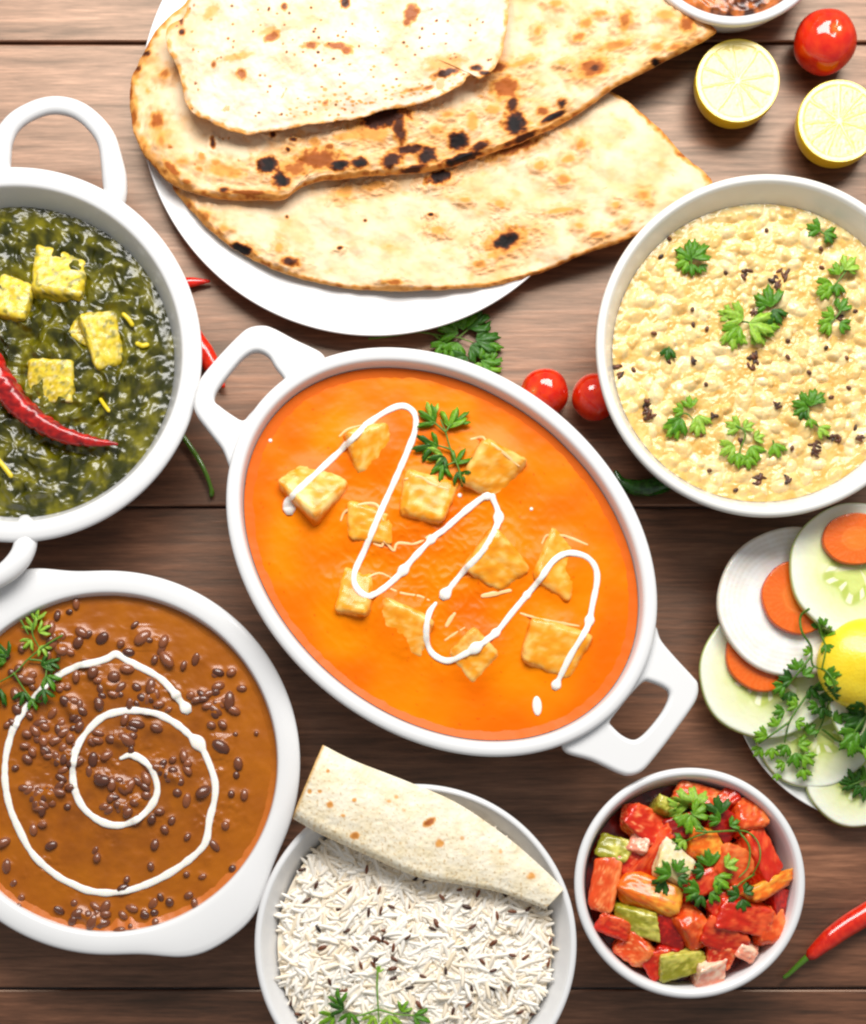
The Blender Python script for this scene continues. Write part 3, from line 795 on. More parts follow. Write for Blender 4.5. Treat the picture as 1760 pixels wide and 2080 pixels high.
def dz(x, y, t):
    cl_ = sstep(-0.1, 0.5, fbm(x, y, 95, 2, 44)) * (1 - sstep(0.8, 0.95, t))
    z = dzl + 2.0 * fbm(x, y, 90, 3, 41) + 1.0 * fbm(x, y, 22, 3, 42) + cl_ * 3.5 * np.clip(fbm(x, y, 17, 2, 45), -0.1, 1)
    for (lx, ly), (_, _, r) in zip(lent_xy, LENT):
        m = (np.abs(x - lx) < 26) & (np.abs(y - ly) < 26)
        d = np.hypot(x[m] - lx, y[m] - ly)
        z[m] += (r * 0.16) * np.exp(-(d / (r * 0.5)) ** 2)
    return z + 3 * sstep(0.98, 1, t)
def d_col(x, y, z, t, sx, sy):
    n = fbm(x, y, 70, 4, 43)
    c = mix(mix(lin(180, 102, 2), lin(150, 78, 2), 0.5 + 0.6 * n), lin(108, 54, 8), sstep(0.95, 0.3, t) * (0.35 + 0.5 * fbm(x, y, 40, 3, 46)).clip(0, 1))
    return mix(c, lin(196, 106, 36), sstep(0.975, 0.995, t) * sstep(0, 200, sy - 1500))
dal = thing('lentil_curry', 'brown creamy lentil curry dotted with whole lentils in the lower left bowl', 'curry', (dc[0], dc[1], dzl - 40))
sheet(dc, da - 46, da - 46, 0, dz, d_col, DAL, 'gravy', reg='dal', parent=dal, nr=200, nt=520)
LENTIL = food('lentil_skin', rough=0.30, coat=0.6, bump=0.2, bscale=500)
r_ = np.random.default_rng(5)
for i, ((lx, ly), (_, _, r)) in enumerate(zip(lent_xy, LENT)):
    rr = min(r, 32) / 2.476 * 1.06
    ecc = 1 + 0.75 * r_.random()
    V, F = ellipsoid((lx, ly, dzl + 1.5 + rr * (-0.15 + 0.45 * r_.random())), rr * ecc, rr * 0.92, rr * 0.72, rot=r_.random() * 3.1, nu=14, nv=9, tilt=(r_.random() - .5) * .6)
    k = r_.random()
    C = np.tile(lin(142, 80, 44) * (1 - k) + lin(84, 44, 28) * k, (len(V), 1))
    mesh_obj('lentil', V, F, LENTIL, parent=dal, colors=C)
    REG['dal'].append((V, [tuple(map(int, f)) for f in F]))
for i in range(0):      # bits of lentil skin in the gravy, too fine to place one by one
    a = r_.random() * 6.283; q = math.sqrt(r_.random()) * 0.93
    lx = dc[0] + (da - 46) * q * math.cos(a); ly = dc[1] + (da - 46) * q * math.sin(a)
    rr = 2.2 + 3 * r_.random()
    V, F = ellipsoid((lx, ly, dzl + 0.5), rr * 1.4, rr, rr * 0.7, rot=r_.random() * 3.1, nu=8, nv=6)
    C = np.tile(lin(120, 58, 24) if r_.random() < .6 else lin(60, 34, 22), (len(V), 1))
    mesh_obj('lentil', V, F, LENTIL, parent=dal, colors=C)
BV.pop('dal', None)
cream('white cream spiral drawn on the brown lentil curry', [z6(*p) for p in [(940, 745), (905, 700), (880, 665), (820, 600), (760, 560), (700, 530), (640, 500), (585, 468), (540, 490), (470, 512), (400, 525), (300, 572), (235, 620), (180, 680), (120, 755), (70, 840), (42, 930), (28, 1010), (28, 1120), (55, 1250), (110, 1375), (150, 1450), (205, 1515), (300, 1590), (370, 1625), (440, 1655), (540, 1668), (650, 1655), (780, 1608), (900, 1540), (1000, 1460), (1040, 1400), (1055, 1300), (1080, 1200), (1082, 1110), (1050, 1010), (1010, 930), (960, 880), (890, 820), (800, 772), (720, 755), (640, 752), (530, 778), (450, 845), (390, 935), (368, 1040), (378, 1150), (425, 1245), (515, 1312), (610, 1328), (700, 1292), (765, 1225), (793, 1150), (772, 1065), (725, 1005), (660, 975), (608, 992)]], 'dal', 6.8,
      blobs=[(*z6(938, 740), 12), (*z6(1005, 905), 15), (*z6(885, 675), 10), (*z6(985, 930), 12)], seed=5)
sprig('coriander sprig with light and dark green leaves at the left edge of the lentil curry', 'dal',
      [[(128, 1292, 5), (95, 1312, 6), (60, 1340, 7), (30, 1370, 6), (-10, 1392, 5)], [(78, 1250, 8), (68, 1285, 8), (82, 1318, 6)], [(60, 1340, 6), (95, 1350, 6), (90, 1400, 4)], [(30, 1368, 5), (50, 1400, 4), (70, 1425, 4)], [(45, 1262, 6), (60, 1290, 7)]],
      [(75, 1262, 280, 30, 3), (72, 1280, 235, 30, 3), (80, 1285, 330, 28, 3), (85, 1312, 60, 26, 3), (66, 1300, 130, 26, 3), (20, 1335, 230, 34, 2), (15, 1345, 200, 36, 0), (85, 1352, 340, 34, 2), (96, 1372, 60, 36, 0), (90, 1400, 80, 32, 2), (50, 1405, 100, 30, 2), (65, 1420, 60, 26, 0), (5, 1400, 120, 40, 2), (0, 1420, 150, 36, 0), (100, 1345, 30, 28, 2)], lift=8, feathery=True, seed=6)

# ------------------------------------------------------------------ yellow rice-and-lentil porridge bowl
ZC = 225
kb, kc, ka, _ = make_bowl('white round bowl without handles at the right edge, holding yellow lentil porridge', 1561, 700, 349, ZC, 17, 38, 52, mat=CERAMIC_WARM, foot=0.55, dome=4)
KHI = food('yellow_porridge', rough=0.32, bump=0.08, bscale=300, coat=0.35, var=0.04, sss=0.3, sss_r=(0.002,0,0))
czl = ZC - 52
rk = np.random.default_rng(12)
nl = 430
la = rk.random(nl) * 6.283; lq = np.sqrt(rk.random(nl)) * (ka - 44)
lx_ = kc[0] + lq * np.cos(la); ly_ = kc[1] + lq * np.sin(la)
lr_ = 10 + 11 * rk.random(nl) ** 1.3; lh_ = 3 + 7 * rk.random(nl); lc_ = rk.random(nl); lo_ = rk.random(nl) * 3.14
lump_id = {}
def kz(x, y, t):
    z = czl + 5 * fbm(x, y, 90, 3, 51) + 4 * fbm(x, y, 30, 3, 52) + 1.0 * fbm(x, y, 7, 2, 53)
    cidx = np.zeros(len(x))
    top = z.copy()
    for i in range(nl):
        m = np.where((np.abs(x - lx_[i]) < 30) & (np.abs(y - ly_[i]) < 30))[0]
        if not len(m): continue
        dx = x[m] - lx_[i]; dy = y[m] - ly_[i]; c, s = math.cos(lo_[i]), math.sin(lo_[i])
        q = ((dx * c + dy * s) / (lr_[i] * 1.25)) ** 2 + ((-dx * s + dy * c) / (lr_[i] * 0.85)) ** 2
        hh = z[m] - 4 + (lh_[i] + 4) * np.clip(1 - q, 0, 1) ** 0.75
        up = (hh > top[m]) & (q < 1)
        top[m[up]] = hh[up]; cidx[m[up]] = 0.1 + 0.9 * lc_[i] ** 1.2
    lump_id['c'] = cidx
    e = sstep(0.93, 1.0, t)
    return top * (1 - e) + (czl + 2 * fbm(x, y, 14, 2, 54)) * e
def k_col(x, y, z, t, sx, sy):
    n = fbm(x, y, 24, 4, 55)
    c = mix(lin(216, 164, 74), lin(237, 205, 130), 0.5 + 0.9 * n)
    c = mix(c, lin(247, 226, 172), lump_id['c'] * 0.95)
    n2 = fbm(x, y, 45, 3, 56)
    return mix(c, lin(214, 154, 40), sstep(0.30, 0.7, n2) * 0.5 * (1 - lump_id['c'] * .7))
khi = thing('lentil_porridge', 'thick lumpy yellow lentil and rice porridge with browned cumin in the right-hand bowl', 'porridge', (kc[0], kc[1], czl - 40))
sheet(kc, ka - 38.5, ka - 38.5, 0, kz, k_col, KHI, 'porridge_body', reg='khi', parent=khi, nr=240, nt=680)
def z5(zx, zy): return 1180 + zx / 2.8897, 340 + zy / 2.8897
SEED = food('browned_cumin', rough=0.4, bump=0.3, bscale=900)
rs = np.random.default_rng(3)
def seeds(parent, reg, spec, mat, dark=((44, 26, 18), (110, 62, 34)), name='cumin_seed'):
    for (x, y, L, w, ang) in spec:
        p = hit(x, y, reg)
        V, F = ellipsoid(p + np.array([0, 0, w * 0.35]), L, w, w * 0.8, rot=-math.radians(ang), nu=8, nv=7, tilt=(rs.random() - 0.5) * 0.5)
        k = rs.random()
        mesh_obj(name, V, F, mat, parent=parent, colors=np.tile(lin(*dark[0]) * (1 - k) + lin(*dark[1]) * k, (len(V), 1)))
kseed = []
for zx, zy, n, spread in [(960, 640, 4, 22), (1150, 665, 9, 34), (1215, 640, 4, 22), (1000, 1130, 13, 34), (1030, 855, 5, 22), (400, 1430, 12, 36), (385, 1370, 4, 18), (1380, 1640, 10, 34), (1490, 1600, 8, 34), (1040, 1830, 9, 28), (1215, 1830, 5, 16), (660, 1130, 4, 14), (1160, 1400, 4, 14), (780, 1460, 3, 16), (1140, 870, 4, 18), (1520, 890, 5, 20), (515, 1125, 4, 14), (200, 1170, 4, 20), (230, 1225, 3, 12), (1640, 1580, 6, 22), (940, 1610, 3, 12)]:
    for _ in range(n):
        kseed.append((*z5(zx + rs.normal() * spread * 0.6, zy + rs.normal() * spread * 0.6), 5.5 + 4.5 * rs.random(), 2.6 + 1.4 * rs.random(), rs.random() * 180))
for zx, zy in [(470, 525), (850, 620), (655, 835), (740, 950), (735, 1275), (1440, 1060), (1410, 480), (1415, 590), (1090, 370), (1470, 1350), (1570, 1295), (1610, 845), (1215, 1115), (1215, 1020), (910, 1895), (755, 1780), (310, 1190), (520, 420), (1340, 1205), (1560, 1120), (430, 975), (660, 925), (1240, 1650), (700, 1570)]:
    kseed.append((*z5(zx, zy), 5 + 2 * rs.random(), 4, rs.random() * 180))
seeds(khi, 'khi', kseed, SEED)
BR = (2, 0, 1)
def k_sprig(lab, leaves, stems, seed):
    sprig(lab, 'khi', [[(*z5(p[0], p[1]), 3) for p in s] for s in stems], [(*z5(l[0], l[1]), l[2], l[3], l[4]) for l in leaves], lift=8, seed=seed, name='coriander_leaf')
k_sprig('two-lobed coriander leaf at the upper left of the yellow porridge', [(640, 560, 265, 40, 0), (650, 540, 320, 38, 0), (630, 560, 160, 28, 1), (650, 575, 90, 24, 0), (690, 585, 40, 18, 0)], [[(640, 600), (650, 540)]], 21)
k_sprig('coriander leaf at the top right of the yellow porridge near the shaded rim', [(1400, 380, 200, 28, 0), (1420, 390, 20, 26, 0), (1440, 400, 60, 22, 2)], [[(1370, 360), (1440, 410)]], 22)
k_sprig('long bright coriander leaf slanting at the right of the yellow porridge', [(1540, 610, 310, 32, 3), (1510, 640, 250, 26, 1), (1470, 690, 150, 34, 1), (1500, 690, 90, 26, 0), (1440, 740, 170, 22, 1), (1550, 600, 350, 24, 1)], [[(1590, 560), (1500, 680), (1400, 770)]], 23)
k_sprig('coriander leaf at the right of the yellow porridge below the long bright leaf', [(1510, 850, 300, 28, 0), (1480, 890, 200, 26, 1), (1460, 920, 140, 28, 1), (1510, 920, 30, 26, 0)], [[(1560, 800), (1480, 900), (1400, 960)]], 24)
k_sprig('largest light green coriander sprig in the middle of the yellow porridge', [(1110, 830, 260, 42, 0), (1120, 840, 60, 34, 2), (1090, 820, 190, 24, 0), (950, 900, 200, 40, 3), (980, 920, 20, 50, 3), (930, 940, 130, 40, 1), (890, 960, 90, 40, 3), (1020, 960, 60, 34, 3), (1060, 930, 10, 34, 1), (880, 880, 200, 26, 3)], [[(1130, 870), (1040, 920), (900, 900), (800, 850)]], 25)
k_sprig('dark coriander leaf with a pale stalk at the lower right of the yellow porridge', [(1330, 1420, 200, 34, 0), (1340, 1410, 280, 34, 0), (1360, 1380, 320, 26, 0), (1310, 1430, 120, 22, 2), (1390, 1530, 40, 26, 3), (1340, 1480, 80, 20, 1)], [[(1330, 1420), (1340, 1480), (1430, 1560)]], 26)
k_sprig('forked coriander leaf at the lower left of the yellow porridge', [(640, 1420, 260, 24, 1), (590, 1480, 120, 36, 0), (560, 1520, 130, 30, 1), (680, 1460, 70, 34, 3), (690, 1510, 100, 26, 3), (600, 1440, 190, 22, 1)], [[(510, 1580), (600, 1450), (690, 1520)]], 27)
k_sprig('pale coriander sprig at the bottom of the yellow porridge', [(930, 1540, 200, 30, 3), (950, 1540, 330, 22, 3), (900, 1640, 150, 34, 3), (920, 1680, 90, 30, 1), (990, 1640, 60, 34, 1), (980, 1700, 90, 26, 1), (1010, 1600, 340, 22, 3)], [[(860, 1500), (960, 1560), (930, 1680), (980, 1760)]], 28)
k_sprig('single small oval coriander leaflet at the bottom right of the yellow porridge', [(1130, 1625, 70, 30, 1)], [[(1125, 1610), (1132, 1640)]], 29)
k_sprig('small dark coriander leaflet near the left rim of the yellow porridge', [(515, 1065, 100, 26, 2)], [[(515, 1060), (512, 1090)]], 30)

# ------------------------------------------------------------------ cumin rice bowl
ZR = 185
rb, rc, ra, _ = make_bowl('white round bowl at the bottom edge heaped with cumin rice', 845, 1920, 328, ZR, 15, 46, 50, foot=0.55, dome=4)
rzl = ZR - 38
def rice_h(x, y):
    d = np.hypot(x - rc[0], y - rc[1]) / (ra - 40)
    return rzl + 20 * np.clip(1 - d ** 2, 0, 1) + 12 * fbm(x, y, 75, 3, 81) + 5 * fbm(x, y, 30, 2, 82)
RICE = food('basmati_rice', rough=0.45, coat=0.05)
def _translucent(m, fac):
    nt = m.node_tree; N, L = nt.nodes, nt.links
    b = N['Principled BSDF']; tr = N.new('ShaderNodeBsdfTranslucent'); mx = N.new('ShaderNodeMixShader')
    src = b.inputs['Base Color'].links[0].from_socket
    L.new(src, tr.inputs['Color']); mx.inputs[0].default_value = fac
    L.new(b.outputs[0], mx.inputs[1]); L.new(tr.outputs[0], mx.inputs[2]); L.new(mx.outputs[0], N['Material Output'].inputs['Surface'])
_translucent(LEAF, 0.25)
rice = thing('cumin_rice', 'fluffy white long-grain rice with cumin seeds in the bottom bowl', 'rice', (rc[0], rc[1], rzl - 40))
def r_col(x, y, z, t, sx, sy):
    n = fbm(x, y, 30, 3, 83); return mix(lin(240, 220, 186), lin(250, 238, 218), sstep(-0.4, 0.4, n))
sheet(rc, ra - 43, ra - 43, 0, lambda x, y, t: rice_h(x, y) + 0.5, r_col, RICE, 'rice_bed', reg='rice', parent=rice, nr=60, nt=200)
def grains(n, R, reg=None):
    g = np.random.default_rng(77)
    nu = 6; sec = np.array([-1, -0.9, -0.6, 0, 0.6, 0.9, 1.0]); wid = np.array([0.22, 0.58, 0.88, 1.0, 0.88, 0.58, 0.22])
    a = np.linspace(0, 2 * math.pi, nu, endpoint=False)
    q = np.sqrt(g.random(n)) * R; th = g.random(n) * 6.283
    cx = rc[0] + q * np.cos(th); cy = rc[1] + q * np.sin(th)
    cl = fbm(cx, cy, 55, 2, 84)
    ang = cl * 7 + g.normal(size=n) * 0.7
    L = (21 + 11 * g.random(n)); w = 4.0 + 1.1 * g.random(n)
    tilt = g.normal(size=n) * 0.14
    z = rice_h(cx, cy) + g.random(n) ** 1.5 * 9 - 1
    bend = g.normal(size=n) * 4.0
    T = np.stack([np.cos(ang) * np.cos(tilt), np.sin(ang) * np.cos(tilt), np.sin(tilt)], -1)
    Sd = np.stack([-np.sin(ang), np.cos(ang), np.zeros(n)], -1)
    Up = np.cross(T, Sd)
    P = (np.stack([cx, cy, z], -1)[:, None, None, :]
         + T[:, None, None, :] * (L[:, None, None, None] * sec[None, :, None, None])
         + Sd[:, None, None, :] * (bend[:, None, None, None] * (1 - sec[None, :, None, None] ** 2))
         + (w[:, None, None, None] * wid[None, :, None, None]) * (Sd[:, None, None, :] * np.cos(a)[None, None, :, None] + 0.85 * Up[:, None, None, :] * np.sin(a)[None, None, :, None]))
    V = P.reshape(-1, 3); per = len(sec) * nu
    f = grid_faces(len(sec), nu)
    caps = np.array([[0, 1, 2, 3], [0, 3, 4, 5]]); caps2 = (caps + (len(sec) - 1) * nu)[:, ::-1]
    f1 = np.vstack([f, caps, caps2])[:, ::-1]
    F = (f1[None] + (np.arange(n) * per)[:, None, None]).reshape(-1, 4)
    k = g.random(n)
    C = mix(lin(255, 249, 238), lin(244, 226, 196), np.clip(k ** 2.5, 0, 1))
    return V, F, np.repeat(C, per, 0)
V, F, C = grains(4300, ra - 58)
keep = None
o = mesh_obj('rice_grains', V, F, RICE, parent=rice, colors=C)
o['kind'] = 'stuff'
REG['rice'].append((V, [tuple(map(int, f)) for f in F])); BV.pop('rice', None)
def z7(zx, zy): return 500 + zx / 2.588, 1500 + zy / 2.588
rseed = [(370, 770), (320, 850), (545, 795), (700, 800), (295, 690), (765, 885), (860, 885), (645, 915), (710, 905), (530, 1010), (400, 1100), (850, 1045), (575, 1105), (660, 1050), (690, 1055), (720, 1050), (740, 1075), (775, 1100), (680, 1165), (670, 1190), (605, 1195), (770, 1210), (780, 1160), (440, 1280), (510, 1325), (775, 1260), (930, 1250), (910, 1400), (1090, 1430), (1185, 1310), (1290, 1310), (1300, 1075), (1000, 970), (1190, 990), (1150, 1105), (1030, 835), (1160, 885), (1220, 815), (1130, 795), (1480, 900), (950, 745), (890, 740), (1060, 690), (1360, 820), (1400, 910), (1600, 1070), (1590, 1180), (1400, 1140), (1470, 1150), (240, 1385), (275, 1450), (320, 1500), (980, 1000), (380, 1000), (635, 690), (1240, 1170), (1550, 1400), (1500, 1450), (730, 1010), (1050, 1220), (1380, 1320), (1440, 1440), (560, 1220), (480, 900), (1320, 930), (1300, 1220), (1170, 1400), (860, 1310)]
dk = ((34, 22, 20), (120, 66, 36))
big = {(1000, 970), (1300, 1075), (680, 1165), (770, 1210), (910, 1400), (510, 1325), (400, 1100), (690, 1055), (950, 745), (1160, 885)}
seeds(rice, 'rice', [(*z7(*p), 10.5 if p in big else 8 + 2.5 * rs.random(), 4.6 if p in big else 3.4, rs.random() * 180) for p in rseed], SEED, dk)
sprig('small coriander sprig standing on the rice at the bottom edge of the picture', 'rice',
      [[(768, 1962, 14), (766, 2000, 12), (768, 2040, 8), (770, 2075, 4)], [(768, 2050, 6), (730, 2062, 5), (700, 2065, 5)], [(768, 2050, 6), (810, 2060, 5), (850, 2062, 5)]],
      [(700, 2050, 200, 34, 2), (690, 2040, 260, 32, 0), (680, 2062, 150, 36, 1), (712, 2055, 100, 34, 0), (790, 2060, 80, 36, 3), (815, 2055, 300, 26, 1), (840, 2062, 20, 36, 0), (760, 2062, 120, 30, 3), (770, 1975, 280, 14, 3)], lift=7, feathery=True, seed=8, stem_green=(130, 180, 60))

# ------------------------------------------------------------------ rolled papad leaning over the rice bowl
PAPAD = food('papad_wafer', rough=0.5, bump=0.7, bscale=330, spec=0.35, var=0.05, sss=0.0)
def rolled_papad():
    nu, nv = 260, 150
    top = catmull([(656, 1513), (720, 1545), (830, 1588), (930, 1632), (1030, 1700), (1105, 1765), (1146, 1806)], nu)
    bot = catmull([(594, 1662), (650, 1694), (740, 1735), (850, 1782), (930, 1796), (1020, 1814), (1108, 1846)], nu)
    V = []; uv = []
    for i in range(nu):
        u = i / (nu - 1)
        zt = 232 - 40 * u; zb = 214 - 28 * u
        rad = 34 * (1 - 0.75 * u)
        A = S(*top[i], zt); B = S(*bot[i], zb)
        for j in range(nv):
            q = j / (nv - 1)
            D = np.linalg.norm((B - A)[:2]); dirv = (B - A) / D; dirv[2] = 0
            rho = 26 * (1 - 0.62 * u)
            zc = A[2] * (1 - 1) + zb - rho
            if q < 0.55:                      # the upper face, slightly arched
                f = q / 0.55; sd = f * (D - rho); z = (A[2] - 2 * rho * 0.9) * (1 - f) + (zc) * f + 2 * rho * (0.9 * (1 - f) + f) + 9 * math.sin(math.pi * f) * (1 - 0.5 * u)
            elif q < 0.85:                    # the rounded lower side
                th = math.pi / 2 - (q - 0.55) / 0.30 * math.pi; sd = D - rho + rho * math.cos(th); z = zc + rho + rho * math.sin(th)
            else:
                f = (q - 0.85) / 0.15; sd = (D - rho) * (1 - 0.6 * f); z = zc - 3 * f
            p = A + dirv * sd; p[2] = z
            v = q / 0.55 * 0.8
            V.append(p); uv.append((u, v))
    V = np.array(V); uv = np.array(uv)
    V[:, 2] += 1.5 * fbm(V[:, 0], V[:, 1], 40, 3, 91) + 0.7 * fbm(V[:, 0], V[:, 1], 9, 2, 92)
    sx, sy = to_screen(V)
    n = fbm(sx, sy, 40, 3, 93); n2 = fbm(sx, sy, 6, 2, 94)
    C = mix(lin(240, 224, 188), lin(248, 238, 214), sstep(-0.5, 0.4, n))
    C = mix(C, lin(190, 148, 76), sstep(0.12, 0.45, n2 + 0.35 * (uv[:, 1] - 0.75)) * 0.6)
    f = spot_field(sx, sy, [(873, 1670, 14, 7, -30, .55), (893, 1712, 9, 9, 0, .30), (722, 1697, 9, 7, 0, .42), (671, 1635, 6, 7, 0, .38), (630, 1608, 5, 5, 0, .3), (650, 1607, 5, 4, 0, .3), (666, 1567, 4, 4, 0, .4), (1080, 1780, 10, 8, 0, .25), (720, 1625, 5, 4, 0, .28), (698, 1657, 5, 4, 0, .25), (805, 1618, 5, 5, 0, .22), (790, 1628, 6, 4, 0, .22), (1070, 1712, 5, 5, 0, .22), (1018, 1730, 5, 5, 0, .2), (820, 1645, 6, 6, 0, .15), (940, 1703, 5, 5, 0, .2)], 5)
    C = char_ramp(C, f)
    e = sstep(0.985, 1.0, 1 - uv[:, 0])
    C = mix(C, lin(206, 158, 84), e)
    ii, jj = np.meshgrid(np.arange(nu - 1), np.arange(nv - 1), indexing='ij')
    F = np.stack([ii * nv + jj, ii * nv + jj + 1, (ii + 1) * nv + jj + 1, (ii + 1) * nv + jj], -1).reshape(-1, 4)
    o = mesh_obj('rolled_papad', V, F, PAPAD, colors=C)
    sd = o.modifiers.new('thickness', 'SOLIDIFY'); sd.thickness = 3.2 * U; sd.offset = -1
    tag(o, 'pale speckled papad wafer rolled over and laid across the rice bowl rim', 'papad')
rolled_papad()

# ------------------------------------------------------------------ tomato salad bowl
ZT = 180
tb, tc_, ta, _ = make_bowl('small white round bowl at the lower right full of diced tomato salad', 1403, 1794, 235, ZT, 17, 30, 64, foot=0.62, dome=4)
tzl = ZT - 62
FLESH = food('diced_vegetable', rough=0.26, coat=0.3, bump=0.25, bscale=240, spec=0.45, var=0.08, sss=0.3, sss_r=(0.002, 0, 0))
def t_z(x, y, t): return tzl + 5 * fbm(x, y, 40, 3, 95)
sheet(tc_, ta - 31, ta - 31, 0, t_z, lambda x, y, z, t, sx, sy: mix(lin(128, 18, 8), lin(60, 8, 6), 0.5 + fbm(x, y, 30, 2, 96)), FLESH, 'tomato_juice', reg='salad', label='dark red tomato juice and pulp at the bottom of the diced salad', cat='sauce', nr=50, nt=160)
K = {'red': ((204, 36, 10), (238, 96, 46)), 'ored': ((222, 76, 22), (246, 132, 66)), 'org': ((240, 110, 20), (252, 176, 60)), 'yel': ((236, 150, 24), (250, 214, 90)), 'grn': ((150, 146, 30), (214, 206, 96)), 'pale': ((236, 214, 150), (252, 240, 206)), 'pink': ((240, 150, 120), (252, 216, 186)), 'dred': ((150, 16, 10), (204, 34, 18))}
def z8(zx, zy): return 1160 + zx / 1.9263, 1000 + zy / 1.9263
PIECES = [  # zoomed place, size, turn, kind, height, tilt, label
    (290, 1300, 180, 120, 32, 'red', 40, (-14, 6), 'wet red tomato dice at the upper left of the salad'),
    (178, 1398, 120, 88, 10, 'grn', 34, (-6, -12), 'olive-green dice against the upper left wall of the salad bowl'),
    (365, 1240, 78, 62, 20, 'grn', 36, (-10, 0), 'small olive dice just left of the large coriander leaf in the salad'),
    (140, 1540, 92, 225, 12, 'ored', 36, (0, -14), 'long orange-red tomato wedge against the left wall of the salad bowl'),
    (330, 1425, 210, 96, -46, 'red', 46, (6, -8), 'smooth bright red tomato strip slanting up in the salad'),
    (310, 1570, 225, 130, 22, 'org', 52, (-12, -6), 'large orange-yellow tomato wedge left of the salad centre'),
    (405, 1462, 130, 120, 30, 'pale', 62, (-8, 8), 'pale cream cucumber dice under the green leaves in the salad'),
    (268, 1672, 150, 98, 8, 'grn', 44, (10, -6), 'yellow-green cucumber dice below the large orange-yellow wedge'),
    (180, 1700, 120, 76, 28, 'red', 34, (8, -16), 'thin red tomato strip at the lower left wall of the salad bowl'),
    (256, 1790, 130, 110, 40, 'ored', 40, (14, -8), 'orange-red tomato dice at the bottom left of the salad bowl'),
    (392, 1715, 110, 110, 20, 'dred', 38, (8, 0), 'dark red tomato dice below the salad centre'),
    (480, 1700, 112, 160, -26, 'ored', 52, (12, 4), 'smooth orange-red tomato chunk just below the salad centre'),
    (425, 1842, 165, 100, -12, 'grn', 44, (14, 2), 'green-yellow skinned wedge at the bottom of the salad bowl'),
    (345, 1836, 110, 96, -20, 'red', 36, (12, -4), 'red tomato dice left of the green-yellow skinned wedge'),
    (540, 1885, 92, 108, -8, 'pink', 42, (14, 4), 'pinkish pale tomato dice lowest in the salad bowl'),
    (580, 1812, 100, 96, 14, 'red', 42, (10, 4), 'red tomato dice directly above the pinkish pale one'),
    (612, 1738, 170, 92, 22, 'red', 52, (8, 8), 'flat red tomato slice at the lower right of the salad centre'),
    (672, 1655, 190, 118, 16, 'red', 58, (6, 8), 'wide wet red tomato chunk right of the salad centre'),
    (686, 1790, 100, 54, 20, 'pink', 46, (12, 10), 'narrow pale orange tomato strip at the lower right of the salad'),
    (772, 1695, 110, 160, -14, 'ored', 46, (4, 14), 'seedy orange-red tomato chunk against the lower right wall of the bowl'),
    (775, 1545, 205, 76, -26, 'org', 58, (0, 12), 'long yellow-tipped orange carrot strip against the right wall of the salad bowl'),
    (618, 1610, 150, 92, -32, 'red', 56, (0, 4), 'red tomato strip beside the yellow-tipped orange strip'),
    (742, 1410, 112, 180, -18, 'red', 44, (-6, 12), 'tall red tomato chunk against the upper right wall of the salad bowl'),
    (685, 1272, 128, 104, -8, 'ored', 38, (-12, 8), 'orange-red tomato dice near the top right of the salad bowl'),
    (498, 1192, 142, 92, 16, 'ored', 34, (-14, 0), 'orange-red tomato dice at the very top of the salad bowl'),
    (520, 1385, 124, 112, 12, 'org', 56, (-4, 0), 'orange-yellow tomato dice in the middle under the coriander stem'),
    (590, 1300, 120, 110, 34, 'dred', 42, (-8, 4), 'dark red tomato dice above the middle of the salad'),
    (452, 1310, 120, 96, -24, 'dred', 42, (-8, -4), 'dark red tomato dice below the large coriander leaf'),
    (635, 1462, 150, 120, 24, 'ored', 52, (0, 6), 'orange-red tomato chunk right of the middle of the salad'),
    (268, 1388, 74, 64, 24, 'pink', 44, (-6, -6), 'tiny pale pink tomato dice beside the upper left red dice'),
    (804, 1610, 80, 100, 8, 'dred', 34, (0, 12), 'dark red tomato piece wedged at the right wall of the bowl'),
    (500, 1530, 140, 110, -20, 'red', 50, (2, 0), 'red tomato dice at the centre of the salad'),
    (610, 1215, 110, 84, -22, 'red', 32, (-14, 4), 'red tomato dice beside the topmost orange-red dice'),
    (232, 1460, 90, 90, 30, 'red', 34, (0, -8), 'red tomato dice between the olive dice and the bright red strip'),
    (370, 1790, 90, 60, 10, 'dred', 34, (8, 0), 'small dark red tomato piece near the bottom of the salad'),
]
for i, (zx, zy, w, h, rot, kd, lf, tl, lab) in enumerate(PIECES):
    px, py = z8(zx, zy); zt = tzl + lf
    p = S(px, py, zt)
    d = 40 + 8 * (i % 3)
    V, F, loc = chunk_mesh((p[0], p[1], zt - d * 0.28), w * 0.535, h * 0.535, d, rot, (tl[0] * 1.7, tl[1] * 1.7), rnd=0.24 if kd not in ('org', 'ored') else 0.42, wob=0.15, seed=140 + i, n=17, shear=0.15 * ((i % 5) - 2) / 2)
    n1 = fbm(V[:, 0], V[:, 1] + V[:, 2], 14, 3, 120 + i % 20); n2 = fbm(V[:, 0] + V[:, 2], V[:, 1], 6, 2, 141)
    a, b = K[kd]
    wet = 0.5 if i % 2 else 0.15
    C = mix(lin(*a), lin(*b), sstep(-0.25, 0.6, n1 + 0.5 * n2 + 0.45 * (loc[:, 0 if i % 2 else 1])))
    if kd in ('red', 'ored') and i % 3 == 0:
        C = mix(C, lin(250, 170, 110), sstep(0.15, 0.45, n1 * 0.7 + n2 * 0.6) * 0.8)
    if kd in ('red', 'ored', 'dred', 'org'):
        C = mix(C, lin(248, 158, 90), sstep(0.1, 0.6, n2 - 0.3 * loc[:, 2]) * 0.6)
    V[:, 2] += 0.9 * n2 + 1.2 * n1; V[:, 0] += 1.2 * n1; V[:, 1] += 0.8 * n2
    o = mesh_obj('cucumber_dice' if kd in ('grn', 'pale') else 'tomato_dice', V, F, FLESH, colors=C)
    tag(o, lab, 'cucumber dice' if kd in ('grn', 'pale') else 'tomato dice', 'diced pieces in the tomato salad')
    REG['salad'].append((V, [tuple(map(int, f)) for f in F]))
BV.pop('salad', None)
